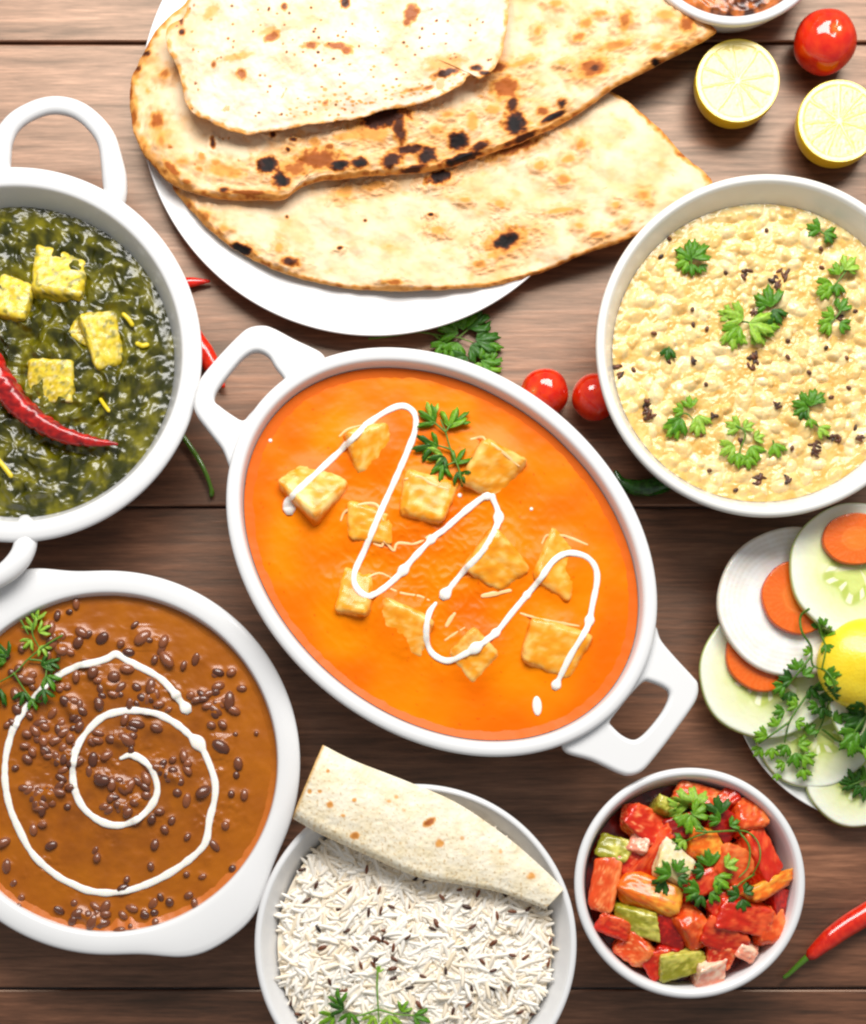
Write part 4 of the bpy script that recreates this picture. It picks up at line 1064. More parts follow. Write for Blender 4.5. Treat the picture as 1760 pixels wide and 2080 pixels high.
sprig('coriander sprig with one large pale leaf and curling stem on the diced salad', 'salad',
      [[(1412, 1688, 5), (1440, 1690, 7), (1480, 1688, 8), (1515, 1690, 8), (1538, 1712, 6), (1542, 1745, 5), (1528, 1775, 4)], [(1402, 1650, 8), (1415, 1672, 8), (1435, 1690, 7)], [(1385, 1712, 5), (1410, 1700, 6), (1440, 1690, 6)],
       [(1500, 1690, 6), (1520, 1720, 6), (1518, 1760, 5), (1500, 1782, 4)], [(1530, 1776, 4), (1500, 1796, 4), (1490, 1812, 4)]],
      [(1395, 1640, 200, 44, 3), (1400, 1645, 265, 44, 3), (1405, 1655, 330, 34, 1), (1402, 1655, 100, 38, 1), (1390, 1650, 150, 34, 1), (1460, 1655, 260, 36, 2), (1462, 1668, 200, 26, 0), (1480, 1678, 330, 22, 0), (1385, 1712, 190, 26, 0), (1390, 1706, 130, 22, 3),
       (1362, 1778, 200, 34, 0), (1350, 1788, 130, 30, 2), (1372, 1772, 300, 28, 0), (1375, 1782, 30, 24, 2), (1440, 1760, 260, 34, 0), (1430, 1770, 180, 26, 2), (1450, 1780, 40, 36, 1), (1470, 1760, 330, 28, 3), (1462, 1790, 100, 20, 0),
       (1420, 1812, 190, 34, 0), (1425, 1818, 120, 26, 2), (1440, 1812, 40, 26, 0), (1500, 1820, 200, 26, 2), (1505, 1826, 80, 24, 2), (1508, 1812, 330, 22, 2)], lift=10, seed=9)

# ------------------------------------------------------------------ bread plate and breads
def plate(label, sx, sy, R, zr, ll=None):
    c = S(sx, sy, zr); R = R * (H - zr) / H
    rings = [(0, 0.0005, 14, 0), (0, 0.55, 14, 0), (0, 0.66, 15, 0), (0, 0.72, 19, 0), (0, 0.80, zr * 0.62, 0), (0, 0.90, zr * 0.82, 0), (8, 1, zr - 3, 0), (4, 1, zr - 0.5, 0), (1.5, 1, zr, 0), (0, 1, zr - 2, 0), (0.5, 1, zr - 5, 0), (4, 1, zr - 8, 0), (0, 0.88, zr * 0.62, 0), (0, 0.74, zr * 0.3, 0), (0, 0.62, 6, 0), (0, 0.60, 0, 0), (0, 0.0005, 0, 0)]
    t = thing('plate', label, 'plate', (c[0], c[1], 0))
    V, F = bowl_mesh(c, R, R, 0, rings, nt=260)
    mesh_obj('plate_body', V, F, CERAMIC, parent=t)
    return t, c, R
plate('large round white plate under the stacked flatbreads at the top', 760, 205, 477, 50)
BREAD = food('baked_flatbread', rough=0.6, bump=0.35, bscale=300, spec=0.15, var=0.05, sss=0.0)
CREAMY = (lin(239, 213, 177), lin(232, 188, 134))
def bread_col(spots, freck, seed, edge=0.8, orange=0.5, base=CREAMY):
    def f(x, y, T, sx, sy):
        n = fbm(sx, sy, 85, 4, seed); n2 = fbm(sx, sy, 17, 3, seed + 1); n3 = fbm(sx * 0.55 + sy * 0.25, sy - 0.35 * sx, 30, 3, seed + 2)
        C = mix(base[0], base[1], sstep(-0.35, 0.55, n + 0.4 * n3))
        C = mix(C, lin(232, 168, 92), sstep(0.20, 0.62, n3) * orange)
        near = spot_field(sx, sy, [(q[0], q[1], q[2] * 1.9 + 6, q[3] * 1.9 + 6, (list(q) + [0])[4], 1) for q in spots if q[2] > 7], seed + 9, 0.5)
        C = mix(C, lin(226, 152, 70), near * orange * 0.9)
        fk = sstep(0.42, 0.62, n2) * freck(sx, sy)
        e = sstep(0.955, 0.995, T + 0.012 * n2 + 0.010 * n) * edge
        F_ = np.maximum(spot_field(sx, sy, spots, seed + 3), np.maximum(fk * 0.5, e * (0.30 + 0.55 * np.clip(n2 + 0.25, 0, 1))))
        return char_ramp(C, F_)
    return f
# lowest bread
C_OUT = [(350, 372), (372, 405), (405, 444), (450, 484), (500, 516), (560, 545), (620, 563), (700, 579), (780, 586), (860, 588), (940, 583), (1020, 573), (1100, 550), (1180, 520), (1262, 494), (1340, 455), (1410, 412), (1446, 372), (1390, 318), (1335, 262), (1290, 222), (1245, 192), (1200, 196), (1050, 210), (850, 230), (650, 262), (480, 300), (380, 335)]
C_SP = [(492, 508, 26, 10, 15, 1), (590, 533, 20, 9, 10, .75), (893, 362, 26, 14, -12, .95), (1028, 491, 30, 15, -28, 1), (1028, 491, 44, 24, -28, .5), (1145, 367, 13, 10, 0, .42), (1095, 338, 12, 8, -20, .36), (1180, 295, 10, 9, -60, .4), (1155, 324, 12, 7, -20, .36), (1308, 398, 10, 11, 0, .42), (1212, 478, 16, 6, -10, .45), (1175, 460, 9, 6, 0, .36), (1040, 302, 60, 12, -18, .62), (583, 440, 4, 4, 0, .9), (691, 506, 6, 4, 0, .9), (875, 438, 6, 4, 0, .95), (742, 448, 4, 3, 0, .8), (975, 538, 12, 8, 0, .42), (700, 392, 18, 10, -20, .36), (760, 380, 22, 8, -10, .38), (415, 442, 12, 14, 50, .45), (455, 466, 8, 7, 0, .36), (800, 575, 20, 6, 0, .5), (567, 505, 8, 10, 0, .3), (1060, 570, 40, 5, -12, .45), (945, 408, 10, 6, 0, .34), (1017, 416, 10, 8, 0, .34), (1250, 420, 8, 8, 0, .3), (890, 470, 16, 8, 0, .33), (380, 415, 10, 12, 50, .4), (1135, 430, 30, 5, -8, .28), (1270, 452, 9, 7, 0, .3)]
def c_z(x, y, T, s): return 46 + 12 * fbm(x * 0.7 + y * 0.4, y, 120, 3, 101) + 3.5 * fbm(x, y, 40, 3, 102) + 5 * sstep(0.8, 1, T) * fbm(x, y, 90, 2, 103) + 26 * sstep(150, 420, x) * (1 - sstep(0.9, 1.0, T) * .3)
bread('flatbread', 'lowest pale naan flatbread, its pointed end reaching the yellow porridge bowl', 'flatbread', C_OUT, (860, 400), 60, c_z, bread_col(C_SP, lambda sx, sy: 0.35 + 0.5 * (sx < 560), 110, orange=0.55), BREAD, 11, reg='bread', blisters=C_SP)
# middle bread
B_OUT = [(262, 190), (268, 250), (284, 296), (310, 332), (345, 366), (395, 388), (450, 398), (510, 401), (572, 402), (600, 382), (632, 366), (700, 357), (790, 350), (880, 341), (960, 317), (1040, 290), (1110, 262), (1190, 222), (1250, 183), (1320, 145), (1400, 103), (1440, 80), (1452, 67), (1425, 46), (1385, 24), (1340, -2), (1250, -70), (1100, -150), (900, -190), (650, -170), (480, -90), (372, 0), (318, 52), (288, 100), (268, 145)]
B_SP = [(545, 338, 20, 18, 0, 1), (572, 368, 17, 17, 0, 1), (690, 338, 20, 12, 0, 1), (732, 334, 17, 12, -10, 1), (648, 325, 48, 22, 0, .62), (600, 345, 30, 14, 0, .5), (868, 318, 22, 16, -20, .95), (795, 328, 22, 16, -20, .9), (830, 306, 30, 10, -10, .85), (840, 345, 34, 8, -12, .8), (780, 240, 52, 24, -14, .82), (810, 262, 14, 38, -10, .72), (790, 212, 50, 14, -14, .7), (1048, 254, 26, 22, 20, 1), (1040, 215, 14, 14, 0, .85), (1028, 180, 30, 24, 0, .58), (932, 288, 22, 20, 0, 1), (975, 300, 22, 10, -20, .8), (935, 325, 42, 9, -18, 1), (1060, 282, 40, 7, -22, .8), (1122, 240, 26, 7, -25, 1), (1141, 213, 10, 10, 0, .95), (1102, 228, 12, 10, 0, .6), (1205, 140, 30, 18, -15, .6), (1208, 142, 14, 10, 0, .72), (1332, 127, 11, 9, 0, 1), (1395, 50, 16, 16, -40, .6), (1270, 42, 14, 18, 20, .48), (1175, 78, 13, 8, -15, .46), (1190, 50, 12, 10, -30, .42), (1222, 30, 12, 6, 0, .4), (1092, 66, 8, 10, 0, .4), (1250, 95, 34, 9, -15, .42), (1350, 32, 16, 8, 0, .36), (1372, 98, 18, 8, -20, .45), (1335, 98, 14, 8, 0, .42), (298, 110, 10, 8, 0, .85), (281, 140, 8, 9, 0, .7), (335, 153, 12, 9, 0, .48), (319, 248, 13, 18, 0, .56), (328, 288, 8, 13, 0, .42), (433, 291, 6, 11, 0, .8), (555, 275, 7, 6, 0, .85), (596, 286, 7, 5, 0, .85), (585, 305, 5, 5, 0, .8), (265, 190, 6, 20, 0, .6), (272, 240, 8, 16, 0, .5), (410, 320, 6, 8, 0, .4), (440, 332, 10, 6, 0, .38), (405, 345, 7, 5, 0, .4), (380, 372, 10, 6, 20, .5), (455, 388, 12, 6, 0, .75), (505, 393, 50, 5, 0, .62), (350, 345, 24, 9, 45, .55), (372, 330, 10, 6, 0, .4), (960, 248, 12, 18, 0, .35), (910, 235, 12, 6, 0, .4), (700, 280, 20, 8, 0, .35), (750, 270, 40, 20, 10, .35), (640, 290, 12, 8, 0, .4), (460, 350, 40, 12, 10, .32), (300, 185, 5, 5, 0, .3), (670, 300, 8, 6, 0, .6), (1130, 10, 14, 6, 0, .35), (1060, 130, 24, 6, -20, .3), (1140, 130, 8, 5, 0, .3), (1010, 140, 26, 10, -12, .65), (1000, 225, 16, 8, 0, .35), (885, 268, 10, 8, 0, .4)]
def b_z(x, y, T, s):
    X = x + 880
    z = 76 + 13 * fbm(x * 0.7 + y * 0.4, y, 130, 3, 104) + 4 * fbm(x, y, 45, 3, 105) + 14 * np.exp(-(((X - 780) / 90) ** 2 + ((1040 - y - 290) / 45) ** 2)) + 26 * sstep(150, 420, x)
    return z + 5 * sstep(0.85, 1, T) * (fbm(x, y, 60, 2, 106)) - 3 * sstep(0.92, 1, T)
bread('flatbread', 'middle naan flatbread with many blackened blisters and a pointed right tip', 'flatbread', B_OUT, (800, 170), 90, b_z, bread_col(B_SP, lambda sx, sy: 0.45 + 0.7 * ((sx < 620) & (sy > 260)), 120, orange=0.62), BREAD, 11, reg='bread', blisters=B_SP)
# papad on top
A_OUT = [(340, 45), (336, 75), (346, 104), (362, 140), (371, 178), (378, 205), (400, 229), (426, 242), (452, 251), (474, 260), (495, 264), (540, 259), (600, 249), (680, 237), (760, 222), (840, 203), (900, 187), (940, 166), (948, 152), (962, 146), (974, 152), (985, 148), (1004, 132), (1020, 104), (1030, 60), (1035, 0), (1030, -90), (960, -190), (800, -240), (600, -200), (460, -110), (392, -30), (372, 20)]
A_SP = [(835, 28, 14, 22, 25, .6), (826, 45, 10, 8, 0, .58), (553, 73, 18, 10, -35, .52), (632, 92, 17, 7, -8, .55), (686, 93, 28, 7, 6, .55), (705, 101, 12, 9, 20, .55), (490, 150, 10, 13, -15, .52), (434, 131, 5, 7, 0, .6), (700, 4, 10, 14, 0, .75), (578, 14, 6, 8, 0, .65), (370, 65, 8, 6, 0, .8), (368, 42, 5, 10, 0, .7), (545, 62, 22, 8, -20, .22), (480, 115, 40, 8, -12, .26), (352, 42, 20, 22, 0, .28), (430, 25, 14, 22, 40, .22), (905, 128, 50, 20, -6, .24), (905, 148, 26, 9, -12, .85), (968, 138, 14, 6, 0, .8), (985, 148, 10, 5, 0, .85), (760, 135, 5, 4, 0, .3), (662, 208, 8, 5, -45, .5), (660, 182, 5, 4, 0, .3), (840, 182, 20, 4, -12, .4), (870, 178, 12, 5, -12, .6), (600, 50, 90, 14, -10, .14)]
rA = np.random.default_rng(8)
for _ in range(120):
    A_SP.append((350 + 680 * rA.random(), 5 + 230 * rA.random(), 1.8 + 1.6 * rA.random(), 1.8 + 1.2 * rA.random(), 0, 0.35 + 0.6 * rA.random()))
for _ in range(80):
    x_ = 560 + 380 * rA.random(); A_SP.append((x_, 262 - (x_ - 495) * 0.18 - 6 - 38 * rA.random() ** 1.5, 2.2 + 2 * rA.random(), 2 + rA.random(), 0, 0.22 + 0.18 * rA.random()))
def a_z(x, y, T, s):
    sy_ = 1040 - y
    z = 128 + 10 * fbm(x, y, 120, 3, 107) + 3.5 * fbm(x, y, 40, 3, 108) + 1.0 * fbm(x, y, 12, 2, 109) + 20 * sstep(150, 420, x + 60) * .5
    return z + sstep(0.72, 1, T) * (10 * fbm(x, y, 70, 2, 112) - 8)
bread('papad', 'large crisp papad topping the flatbreads, with small brown spots and a charred notch', 'papad', A_OUT, (690, 30), 140, a_z,
      bread_col(A_SP, lambda sx, sy: 0.12 + 0 * sx, 130, edge=0.55, orange=0.22, base=(lin(238, 222, 198), lin(230, 202, 160))), PAPAD, 4, reg='bread')

# ------------------------------------------------------------------ bowl cut off at the top edge
qb, qc, qa, _ = make_bowl('small white bowl of brown food cut off by the top edge', 1493, -152, 201, 130, 17, 24, 18, foot=0.6, dome=4)
def q_z(x, y, t): return 130 - 22 + 5 * fbm(x, y, 30, 3, 150, ridge=True) - 9 * sstep(0.93, 1, t + 0.05 * fbm(x, y, 20, 2, 151))
sheet(qc, qa - 24, qa - 24, 0, q_z, lambda x, y, z, t, sx, sy: mix(lin(60, 26, 14), lin(208, 116, 50), sstep(-0.3, 0.4, fbm(x, y, 22, 3, 152))), DAL, 'fried_snack', label='brown fried food just visible in the bowl at the top edge', cat='snack', nr=60, nt=200)

# ------------------------------------------------------------------ cherry tomatoes
TOM = food('tomato_skin', rough=0.10, coat=0.5, bump=0.0, spec=0.6, sss=0.10, sss_r=(0.003, 0, 0))
def tomato(px, py, r, label, scar=None, seed=0, dark=0.0):
    z = r * 0.92
    c = S(px, py, z); r = r * (H - z) / H
    nu, nv = 64, 40
    v = np.linspace(0.001, math.pi - 0.001, nv); u = np.linspace(0, 2 * math.pi, nu, endpoint=False)
    Vv, Uu = np.meshgrid(v, u, indexing='ij')
    rr = r * (1 - 0.07 * np.exp(-(Vv / 0.25) ** 2)) * (1 + 0.012 * np.cos(5 * Uu + seed) * np.sin(Vv))
    P = np.stack([rr * np.sin(Vv) * np.cos(Uu), rr * np.sin(Vv) * np.sin(Uu), 0.94 * rr * np.cos(Vv)], -1).reshape(-1, 3)
    tx, ty = (scar or (0.1, 0.25))
    A = np.array([[1, 0, 0], [0, math.cos(tx), -math.sin(tx)], [0, math.sin(tx), math.cos(tx)]]); B = np.array([[math.cos(ty), 0, math.sin(ty)], [0, 1, 0], [-math.sin(ty), 0, math.cos(ty)]])
    P = P @ A.T @ B.T
    th = Vv.ravel()
    C = mix(lin(214, 26, 8), lin(232, 58, 14), sstep(0.5, -0.5, fbm(P[:, 0], P[:, 1] + P[:, 2], 20, 3, 160 + seed)))
    C = mix(C, lin(238, 120, 40), np.exp(-(th / 0.16) ** 2) * 0.9)
    P[:, 2] -= P[:, 2].min()
    t = thing('cherry_tomato', label, 'tomato', (c[0], c[1], 0), 'cherry tomatoes on the table')
    mesh_obj('tomato_skin', P + np.array([c[0], c[1], 0.3]), grid_faces(nv, nu), TOM, parent=t, colors=C)
    V, F = ellipsoid((0, 0, 0), 3.5, 3.0, 1.5, nu=10, nv=6)
    q = np.array([0, 0, 0.94 * r * 0.925 + 0.5]) @ A.T @ B.T
    mesh_obj('stem_scar', V + q + np.array([c[0], c[1], 0.94 * r]), F, TOM, parent=t, colors=np.tile(lin(200, 110, 40), (len(V), 1)))
tomato(1676, 86, 63, 'whole red cherry tomato at the top right above the lemon halves', (-0.05, 0.12), 1)
tomato(1105, 800, 50, 'left red cherry tomato, half tucked behind the oval curry dish', (0.1, -0.6), 2)
tomato(1208, 808, 48, 'right red cherry tomato, partly under the yellow porridge bowl', (-0.4, 0.7), 3)

# ------------------------------------------------------------------ lemon halves
RIND = food('lemon_rind', col=tuple(lin(246, 204, 16)), rough=0.32, bump=0.35, bscale=700, coat=0.25, var=0.04)
PULP = food('lemon_flesh', rough=0.25, bump=0.25, bscale=500, coat=0.4, sss=0.1, sss_r=(0.002, 0, 0))
def lemon_half(px, py, r, label, seed, n_seg=10, ph=0.0):
    zt = r * 0.86
    c = S(px, py, zt); R = r * (H - zt) / H
    t = thing('lemon_half', label, 'lemon', (c[0], c[1], 0), 'lemon halves on the table')
    nt = 160; th = np.linspace(0, 2 * math.pi, nt, endpoint=False)
    rows = []
    ph_ = np.linspace(0, math.pi / 2 * 0.985, 26)
    for q in ph_:          # the rind from the cut down to the base, which stands a little flattened
        rr = R * math.cos(q) ** 0.5 * (1 + 0.035 * math.sin(2 * q)); z = zt - zt * 1.0 * math.sin(q)
        rows.append(np.stack([c[0] + rr * np.cos(th), c[1] + rr * np.sin(th), np.full(nt, z)], -1))
    rows = [rows[0] * 1.0] + rows
    rows[0] = np.stack([c[0] + (R - 1.5) * np.cos(th), c[1] + (R - 1.5) * np.sin(th), np.full(nt, zt + 1.2)], -1)
    V = np.concatenate(rows)
    mesh_obj('rind', V, grid_faces(len(rows), nt)[:, ::-1] if False else grid_faces(len(rows), nt), RIND, parent=t)
    T = np.linspace(0.001, 1, 70)
    TT, TH = np.meshgrid(T, np.linspace(0, 2 * math.pi, 260, endpoint=False), indexing='ij')
    x = (R - 1) * TT * np.cos(TH); y = (R - 1) * TT * np.sin(TH)
    w = 0.06 * fbm(x, y, 25, 2, seed)
    a = ((TH + ph + w + 0.15 * np.sin(TH * 2 + seed)) * n_seg / (2 * math.pi)) % 1
    lineD = np.minimum(a, 1 - a) * (2 * math.pi / n_seg) * TT * R
    seg = sstep(0.9, 2.6, lineD) * (1 - sstep(0.86, 0.90, TT + w * 0.2)) * sstep(0.06, 0.11, TT)
    cells = fbm(a * 6 + 10 * np.floor(a), TT * 7, 1.0, 2, seed + 1)
    n = fbm(x, y, 9, 3, seed + 2)
    C = mix(lin(242, 224, 138), lin(236, 212, 100), seg.ravel() * (0.55 + 0.5 * (0.5 + n.ravel())))
    C = mix(C, lin(252, 224, 70), sstep(0.955, 0.985, TT.ravel()))
    C = mix(C, lin(250, 240, 180), (sstep(0.3, 0.6, cells) * seg).ravel() * 0.5)
    z = zt + 1.2 - 1.0 * seg + 0.5 * seg * n + 0.3 * cells * seg
    mesh_obj('flesh', np.stack([c[0] + x, c[1] + y, z], -1).reshape(-1, 3), grid_faces(70, 260), PULP, parent=t, colors=C)
lemon_half(1499, 164, 85, 'lemon half cut side up beside the tip of the middle flatbread', 171, 10, 0.3)
lemon_half(1705, 246, 84, 'lemon half cut side up at the right edge below the cherry tomato', 175, 9, 1.1)

# ------------------------------------------------------------------ chillies on the table
REG['table'] = [(np.array([[-3000, -3000, 0.], [3000, -3000, 0], [3000, 3000, 0], [-3000, 3000, 0]]), [(0, 1, 2, 3)])]
chilli('red_chilli', 'shiny fresh red chilli with a green stem at the lower right edge', [(1642, 1938), (1668, 1915), (1700, 1890), (1740, 1864), (1790, 1836), (1850, 1812), (1910, 1800)], [13, 20, 22.5, 23, 21, 15, 4], 'table', CHILLI, ((206, 24, 8), (236, 52, 16)), 22,
       stem=[(1646, 1936), (1634, 1944), (1618, 1958), (1600, 1975), (1588, 1984)], stem_col=(84, 130, 26))
chilli('green_chilli', 'dark green chilli half hidden under the yellow porridge bowl', [(1248, 962), (1262, 985), (1295, 995), (1340, 988), (1400, 960)], [4, 15, 19, 18, 9], 'table', CHILLI, ((22, 72, 12), (48, 112, 26)), 18, seed=2)
chilli('red_chilli', 'small red chilli behind the top left handle of the orange curry dish', [(455, 790), (440, 762), (420, 728), (396, 690), (380, 650)], [5, 17, 21, 19, 8], 'table', CHILLI, ((206, 24, 8), (236, 52, 16)), 20, seed=3)
chilli('red_chilli', 'red chilli tip poking out from the spinach bowl beside the bread plate', [(426, 576), (408, 577), (380, 580), (340, 590), (310, 600)], [3, 9, 13, 15, 10], 'table', CHILLI, ((214, 20, 8), (240, 44, 16)), 14, seed=4)
W = catmull([S(x, y, z) for x, y, z in [(362, 872, 12), (382, 900, 14), (405, 935, 16), (420, 965, 14), (430, 995, 10), (430, 1006, 9)]], 40)
V, F = sweep(W, np.concatenate([np.linspace(6, 4.2, 36), [5, 5.5, 5.5, 5]]), 0.95, 10)
tag(mesh_obj('chilli_stem', V, F, CHILLI, colors=np.tile(lin(88, 132, 34), (len(V), 1))), 'thin curved green chilli stem on the wood below the spinach bowl', 'stem')
sprig('coriander sprig on the wood between the bread plate and the oval dish', 'table',
      [[(750, 690, 3), (800, 684, 5), (850, 678, 7), (890, 684, 8), (930, 690, 10), (960, 700, 10)], [(880, 682, 7), (915, 710, 8), (960, 735, 8)], [(930, 690, 8), (960, 665, 8)]],
      [(930, 682, 200, 44, 0), (940, 675, 265, 46, 0), (950, 672, 320, 44, 2), (965, 695, 350, 50, 2), (955, 705, 40, 42, 2), (930, 700, 110, 40, 0), (975, 735, 10, 42, 0), (970, 740, 80, 40, 1), (985, 755, 40, 36, 1), (950, 730, 150, 40, 2), (905, 702, 130, 34, 0), (990, 745, 300, 34, 0), (960, 665, 290, 40, 2), (985, 700, 60, 40, 0)], lift=14, seed=12, stem_green=(110, 150, 50))

# ------------------------------------------------------------------ salad plate at the right edge
plate('round white plate of sliced raw vegetables at the right edge', 1790, 1368, 306, 36)
SLICE = food('vegetable_slice', rough=0.26, coat=0.35, bump=0.15, bscale=400, sss=0.25, sss_r=(0.003, 0, 0), spec=0.5)
def slice_(name, label, cat, px, py, r, z, thick, cf, tilt=(0, 0), seed=0, ell=1.0, group=None, wav=0.012):
    c = S(px, py, z); R = r * (H - z) / H
    nt, nr = 200, 80
    T = np.concatenate([np.linspace(0.002, 0.95, nr - 8), 0.95 + 0.05 * np.sin(np.linspace(0.15, 1, 8) * math.pi / 2)])
    TH = np.linspace(0, 2 * math.pi, nt, endpoint=False)
    TT, A = np.meshgrid(T, TH, indexing='ij')
    rr = R * TT * (1 + wav * np.sin(A * 3 + seed) + wav * 0.6 * np.sin(A * 7 + 2 * seed))
    x = rr * np.cos(A); y = rr * np.sin(A) * ell
    zt = thick * np.sqrt(np.clip(1 - (np.clip(TT - 0.95, 0, 1) / 0.05) ** 2, 0, 1)) * 0.6 + thick * 0.4
    zt = zt + 0.6 * fbm(x + seed * 40, y, 18, 3, 180)
    C = cf(x, y, TT, A, R)
    top = np.stack([x, y, zt], -1).reshape(-1, 3)
    tb = np.array([1.0, 0.9, 0.4, 0.002])
    TB, AB = np.meshgrid(tb, TH, indexing='ij'); rb_ = R * TB * (1 + wav * np.sin(AB * 3 + seed) + wav * 0.6 * np.sin(AB * 7 + 2 * seed))
    bt = np.stack([rb_ * np.cos(AB), rb_ * np.sin(AB) * ell, 0 * AB], -1).reshape(-1, 3)
    P = np.vstack([top, bt])
    P[:, 2] += tilt[0] * P[:, 0] + tilt[1] * P[:, 1] + 0.00025 * (P[:, 0] ** 2) * (1 if seed % 2 else -1)
    P += c
    F = np.vstack([grid_faces(nr, nt), grid_faces(4, nt, base=nr * nt)])
    k = np.arange(nt); k2 = (k + 1) % nt
    F = np.vstack([F, np.stack([(nr - 1) * nt + k, nr * nt + k, nr * nt + k2, (nr - 1) * nt + k2], -1)])
    C = np.vstack([C, np.tile(C[-nt:], (4, 1))])
    o = mesh_obj(name, P, F, SLICE, colors=C)
    REG.setdefault('veg', []).append((P[:nr * nt], [tuple(map(int, f)) for f in F[:(nr - 1) * nt]])); BV.pop('veg', None)
    return tag(o, label, cat, group)
def cuke(seed):
    def f(x, y, T, A, R):
        n = fbm(x, y, 30, 3, 190 + seed).ravel(); T = T.ravel(); A = A.ravel()
        C = mix(lin(214, 224, 130), lin(236, 238, 196), sstep(0.35, 0.75, T + 0.10 * n))
        C = mix(C, lin(240, 242, 222), sstep(0.7, 0.95, T))
        a3 = np.abs(((A + 0.3 * seed) * 3 / (2 * math.pi)) % 1 - 0.5)
        C = mix(C, lin(238, 240, 190), sstep(0.10, 0.03, a3) * (1 - sstep(0.5, 0.65, T)))
        # seeds lying round the core
        s = ((A + 0.05 * n) * 15 / (2 * math.pi)) % 1
        sd = sstep(0.26, 0.14, np.abs(s - 0.5)) * sstep(0.09, 0.05, np.abs(T - 0.40 - 0.06 * np.sin(A * 6))) 
        C = mix(C, lin(250, 248, 214), sd * 0.9)
        rim = sstep(0.12, 0.05, np.abs(T - 0.40 - 0.06 * np.sin(A * 6))) * (1 - sd)
        C = mix(C, lin(172, 190, 60), rim * 0.6)
        return mix(C, lin(190, 206, 120), sstep(0.975, 0.995, T))
    return f
def radish(x, y, T, A, R):
    n = fbm(x, y, 30, 3, 200).ravel(); T = T.ravel(); A = A.ravel()
    C = mix(lin(246, 240, 232), lin(252, 250, 246), sstep(-0.4, 0.4, n))
    ring = 0.5 + 0.5 * np.sin(T * R * 0.62 + 1.5 * n)
    ray = 0.5 + 0.5 * np.sin(A * 70 + 3 * n)
    C = mix(C, lin(222, 214, 202), 0.5 * ring * sstep(0.45, 0.8, T) * (0.5 + 0.5 * ray))
    return mix(C, lin(226, 218, 200), sstep(0.96, 0.99, T))
def carrot(x, y, T, A, R):
    n = fbm(x, y, 16, 3, 210).ravel(); T = T.ravel(); A = A.ravel()
    C = mix(lin(240, 126, 36), lin(236, 104, 20), sstep(0.25, 0.6, T + 0.08 * n))
    C = mix(C, lin(242, 140, 60), sstep(0.06, 0.0, np.abs(T - 0.42 - 0.05 * n)) * 0.4)
    C = mix(C, lin(250, 170, 90), (0.5 + 0.5 * np.sin(A * 36 + 6 * n)) * 0.10 * sstep(0.45, 0.6, T))
    return mix(C, lin(216, 84, 16), sstep(0.965, 0.99, T))
G = 'slices on the vegetable plate'
slice_('cucumber_slice', 'pale cucumber slice half hidden at the bottom right edge of the vegetable plate', 'cucumber slice', 1742, 1568, 112, 36, 13, cuke(1), (0.02, 0.03), 1, group=G)
slice_('cucumber_slice', 'cucumber slice under the coriander at the lower left of the vegetable plate', 'cucumber slice', 1655, 1480, 122, 44, 13, cuke(2), (0.03, 0.06), 2, group=G)
slice_('cucumber_slice', 'leftmost cucumber slice, touching the handle of the orange curry dish', 'cucumber slice', 1557, 1364, 138, 62, 13, cuke(3), (0.03, 0.02), 3, group=G)
slice_('carrot_slice', 'carrot slice tucked between the white radish slice and the leftmost cucumber slice', 'carrot slice', 1553, 1328, 79, 80, 12, carrot, (0.02, 0.03), 4, group=G)
slice_('radish_slice', 'large round white radish slice at the upper left of the vegetable plate', 'radish slice', 1607, 1224, 152, 98, 12, radish, (0.0, 0.02), 5, group=G, wav=0.008)
slice_('carrot_slice', 'carrot slice between the white radish slice and the upper right cucumber slice', 'carrot slice', 1622, 1213, 76, 116, 12, carrot, (0.01, 0.02), 6, group=G)
slice_('cucumber_slice', 'cucumber slice at the upper right edge of the vegetable plate under a carrot slice', 'cucumber slice', 1742, 1158, 143, 134, 14, cuke(7), (0.0, 0.02), 7, ell=0.95, group=G)
slice_('carrot_slice', 'topmost carrot slice lying on the upper right cucumber slice', 'carrot slice', 1738, 1096, 70, 154, 12, carrot, (0.0, 0.02), 8, ell=0.75, group=G)
slice_('cucumber_slice', 'cucumber slice beneath the whole lemon at the right edge', 'cucumber slice', 1800, 1420, 120, 90, 14, cuke(9), (0.0, 0.02), 9, group=G)
# lemon on the plate
c = S(1761, 1345, 150)
R = 95 * (H - 150) / H
nt_, nv_ = 120, 70
v = np.linspace(0.001, math.pi - 0.001, nv_); Vv, Uu = np.meshgrid(v, np.linspace(0, 2 * math.pi, nt_, endpoint=False), indexing='ij')
rr = R * (1 + 0.10 * np.exp(-(Vv / 0.35) ** 2))
P = np.stack([rr * np.sin(Vv) * np.cos(Uu), rr * np.sin(Vv) * np.sin(Uu), 0.62 * rr * np.cos(Vv)], -1).reshape(-1, 3)
P[:, 2] += 128
P[:, 0] += c[0]; P[:, 1] += c[1]
n_ = fbm(P[:, 0], P[:, 1], 30, 3, 220)
C = mix(lin(244, 206, 20), lin(250, 224, 60), 0.5 + 0.6 * n_)
sx_, sy_ = to_screen(P)
f_ = spot_field(sx_, sy_, [(1744, 1296, 2, 2, 0, .7), (1753, 1303, 2, 2, 0, .7), (1740, 1305, 2, 2, 0, .6), (1755, 1290, 2, 2, 0, .7), (1758, 1312, 2, 2, 0, .6)], 6)
LEM2 = food('whole_lemon_rind', rough=0.3, bump=0.3, bscale=700, coat=0.3, var=0.03)
o = mesh_obj('lemon', P, grid_faces(nv_, nt_), LEM2, colors=mix(C, lin(120, 110, 30), f_))
tag(o, 'shiny yellow lemon dome on the vegetable plate, cut by the right edge', 'lemon')
REG['veg'].append((P, [tuple(map(int, q)) for q in grid_faces(nv_, nt_)])); BV.pop('veg', None)
def v8(L): return [z8(p[0], p[1]) + tuple(p[2:]) for p in L]
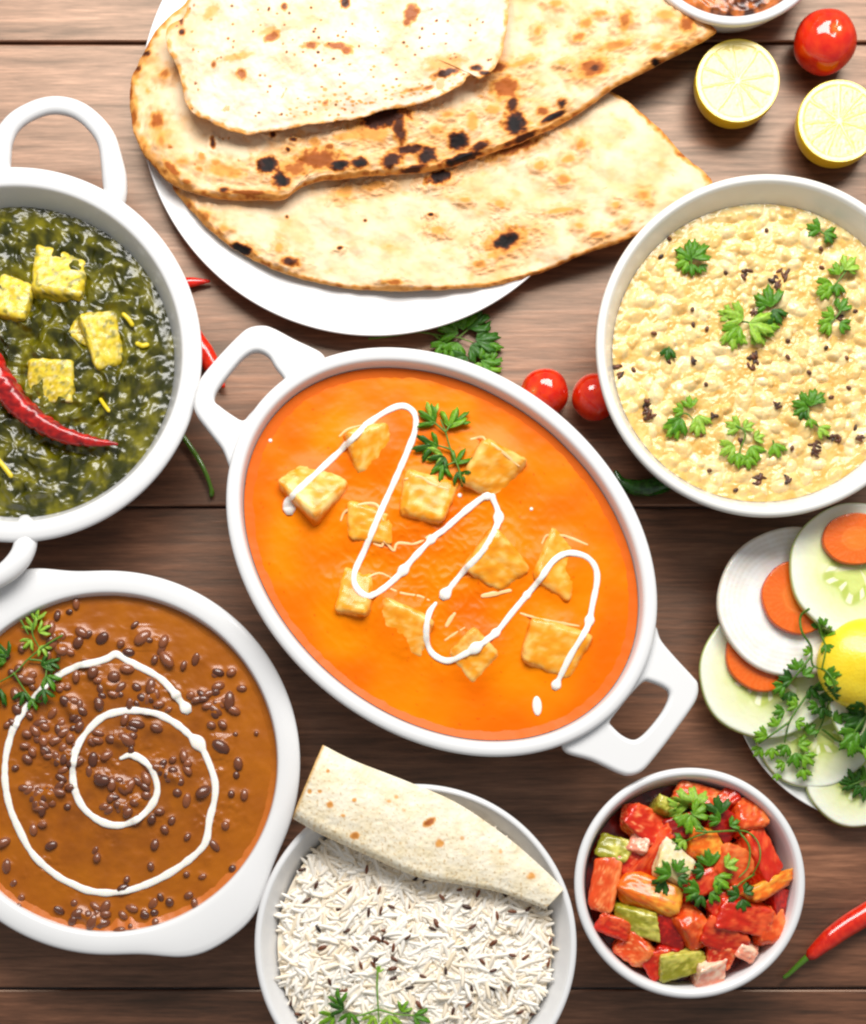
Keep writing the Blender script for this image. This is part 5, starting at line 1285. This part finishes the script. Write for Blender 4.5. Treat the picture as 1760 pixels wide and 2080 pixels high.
sprig('long leafy coriander sprig running down the middle of the vegetable plate', 'veg',
      [v8([(925, 460, 10), (890, 490, 12), (895, 550, 14), (930, 610, 14), (935, 670, 12), (960, 720, 12), (990, 780, 10), (985, 880, 8), (950, 960, 8)]), v8([(935, 640, 12), (890, 700, 12), (840, 760, 12)]), v8([(960, 740, 10), (900, 820, 10), (850, 900, 8), (830, 980, 8)]), v8([(850, 900, 8), (780, 950, 8), (730, 985, 8)]), v8([(960, 520, 14), (975, 590, 12), (960, 700, 12)]), v8([(980, 930, 8), (1060, 990, 8), (1156, 1010, 8)])],
      [(*z8(l[0], l[1]), l[2], l[3] * 0.62, l[4]) for l in [(965, 540, 250, 34, 0), (975, 570, 300, 34, 1), (980, 600, 60, 30, 0), (930, 630, 200, 26, 1), (880, 700, 250, 40, 0), (860, 740, 190, 48, 2), (830, 760, 150, 44, 0), (850, 780, 90, 44, 2), (900, 720, 320, 40, 0), (930, 760, 60, 48, 2), (960, 800, 20, 44, 2), (950, 740, 350, 44, 0), (980, 840, 100, 42, 2), (960, 840, 170, 36, 0), (1000, 760, 300, 30, 1), (880, 840, 200, 38, 1), (830, 860, 170, 40, 0), (870, 900, 20, 36, 1), (800, 920, 240, 36, 1), (760, 960, 200, 44, 1), (740, 980, 250, 34, 3), (740, 1000, 130, 38, 1), (780, 1000, 90, 40, 1), (840, 990, 120, 44, 0), (870, 1020, 80, 52, 0), (900, 1030, 40, 48, 1), (880, 990, 350, 44, 1), (900, 1080, 80, 42, 1), (920, 950, 300, 40, 0), (800, 1100, 90, 26, 1), (830, 1060, 150, 34, 1), (1000, 900, 330, 36, 0)]], lift=14, seed=14, srad=2.6, stem_green=(96, 142, 44))
sprig('dark feathery coriander tip at the lower right edge of the vegetable plate', 'veg',
      [v8([(1085, 1150, 8), (1120, 1135, 9), (1160, 1120, 9), (1200, 1100, 8)])], [(*z8(l[0], l[1]), l[2], l[3], l[4]) for l in [(1090, 1145, 190, 26, 2), (1110, 1140, 240, 34, 2), (1120, 1140, 110, 34, 2), (1145, 1130, 260, 32, 0), (1150, 1150, 100, 34, 2), (1170, 1120, 60, 36, 0)]], lift=9, feathery=True, seed=15)
sprig('dark coriander leaves beside the lemon at the right edge of the vegetable plate', 'veg',
      [v8([(1156, 860, 10), (1130, 900, 10), (1100, 950, 9), (1120, 1000, 9)])], [(*z8(l[0], l[1]), l[2], l[3], l[4]) for l in [(1150, 870, 160, 46, 2), (1130, 900, 200, 40, 2), (1120, 940, 140, 44, 0), (1100, 960, 100, 40, 0), (1150, 920, 60, 46, 2), (1130, 990, 20, 40, 1)]], lift=9, seed=16)
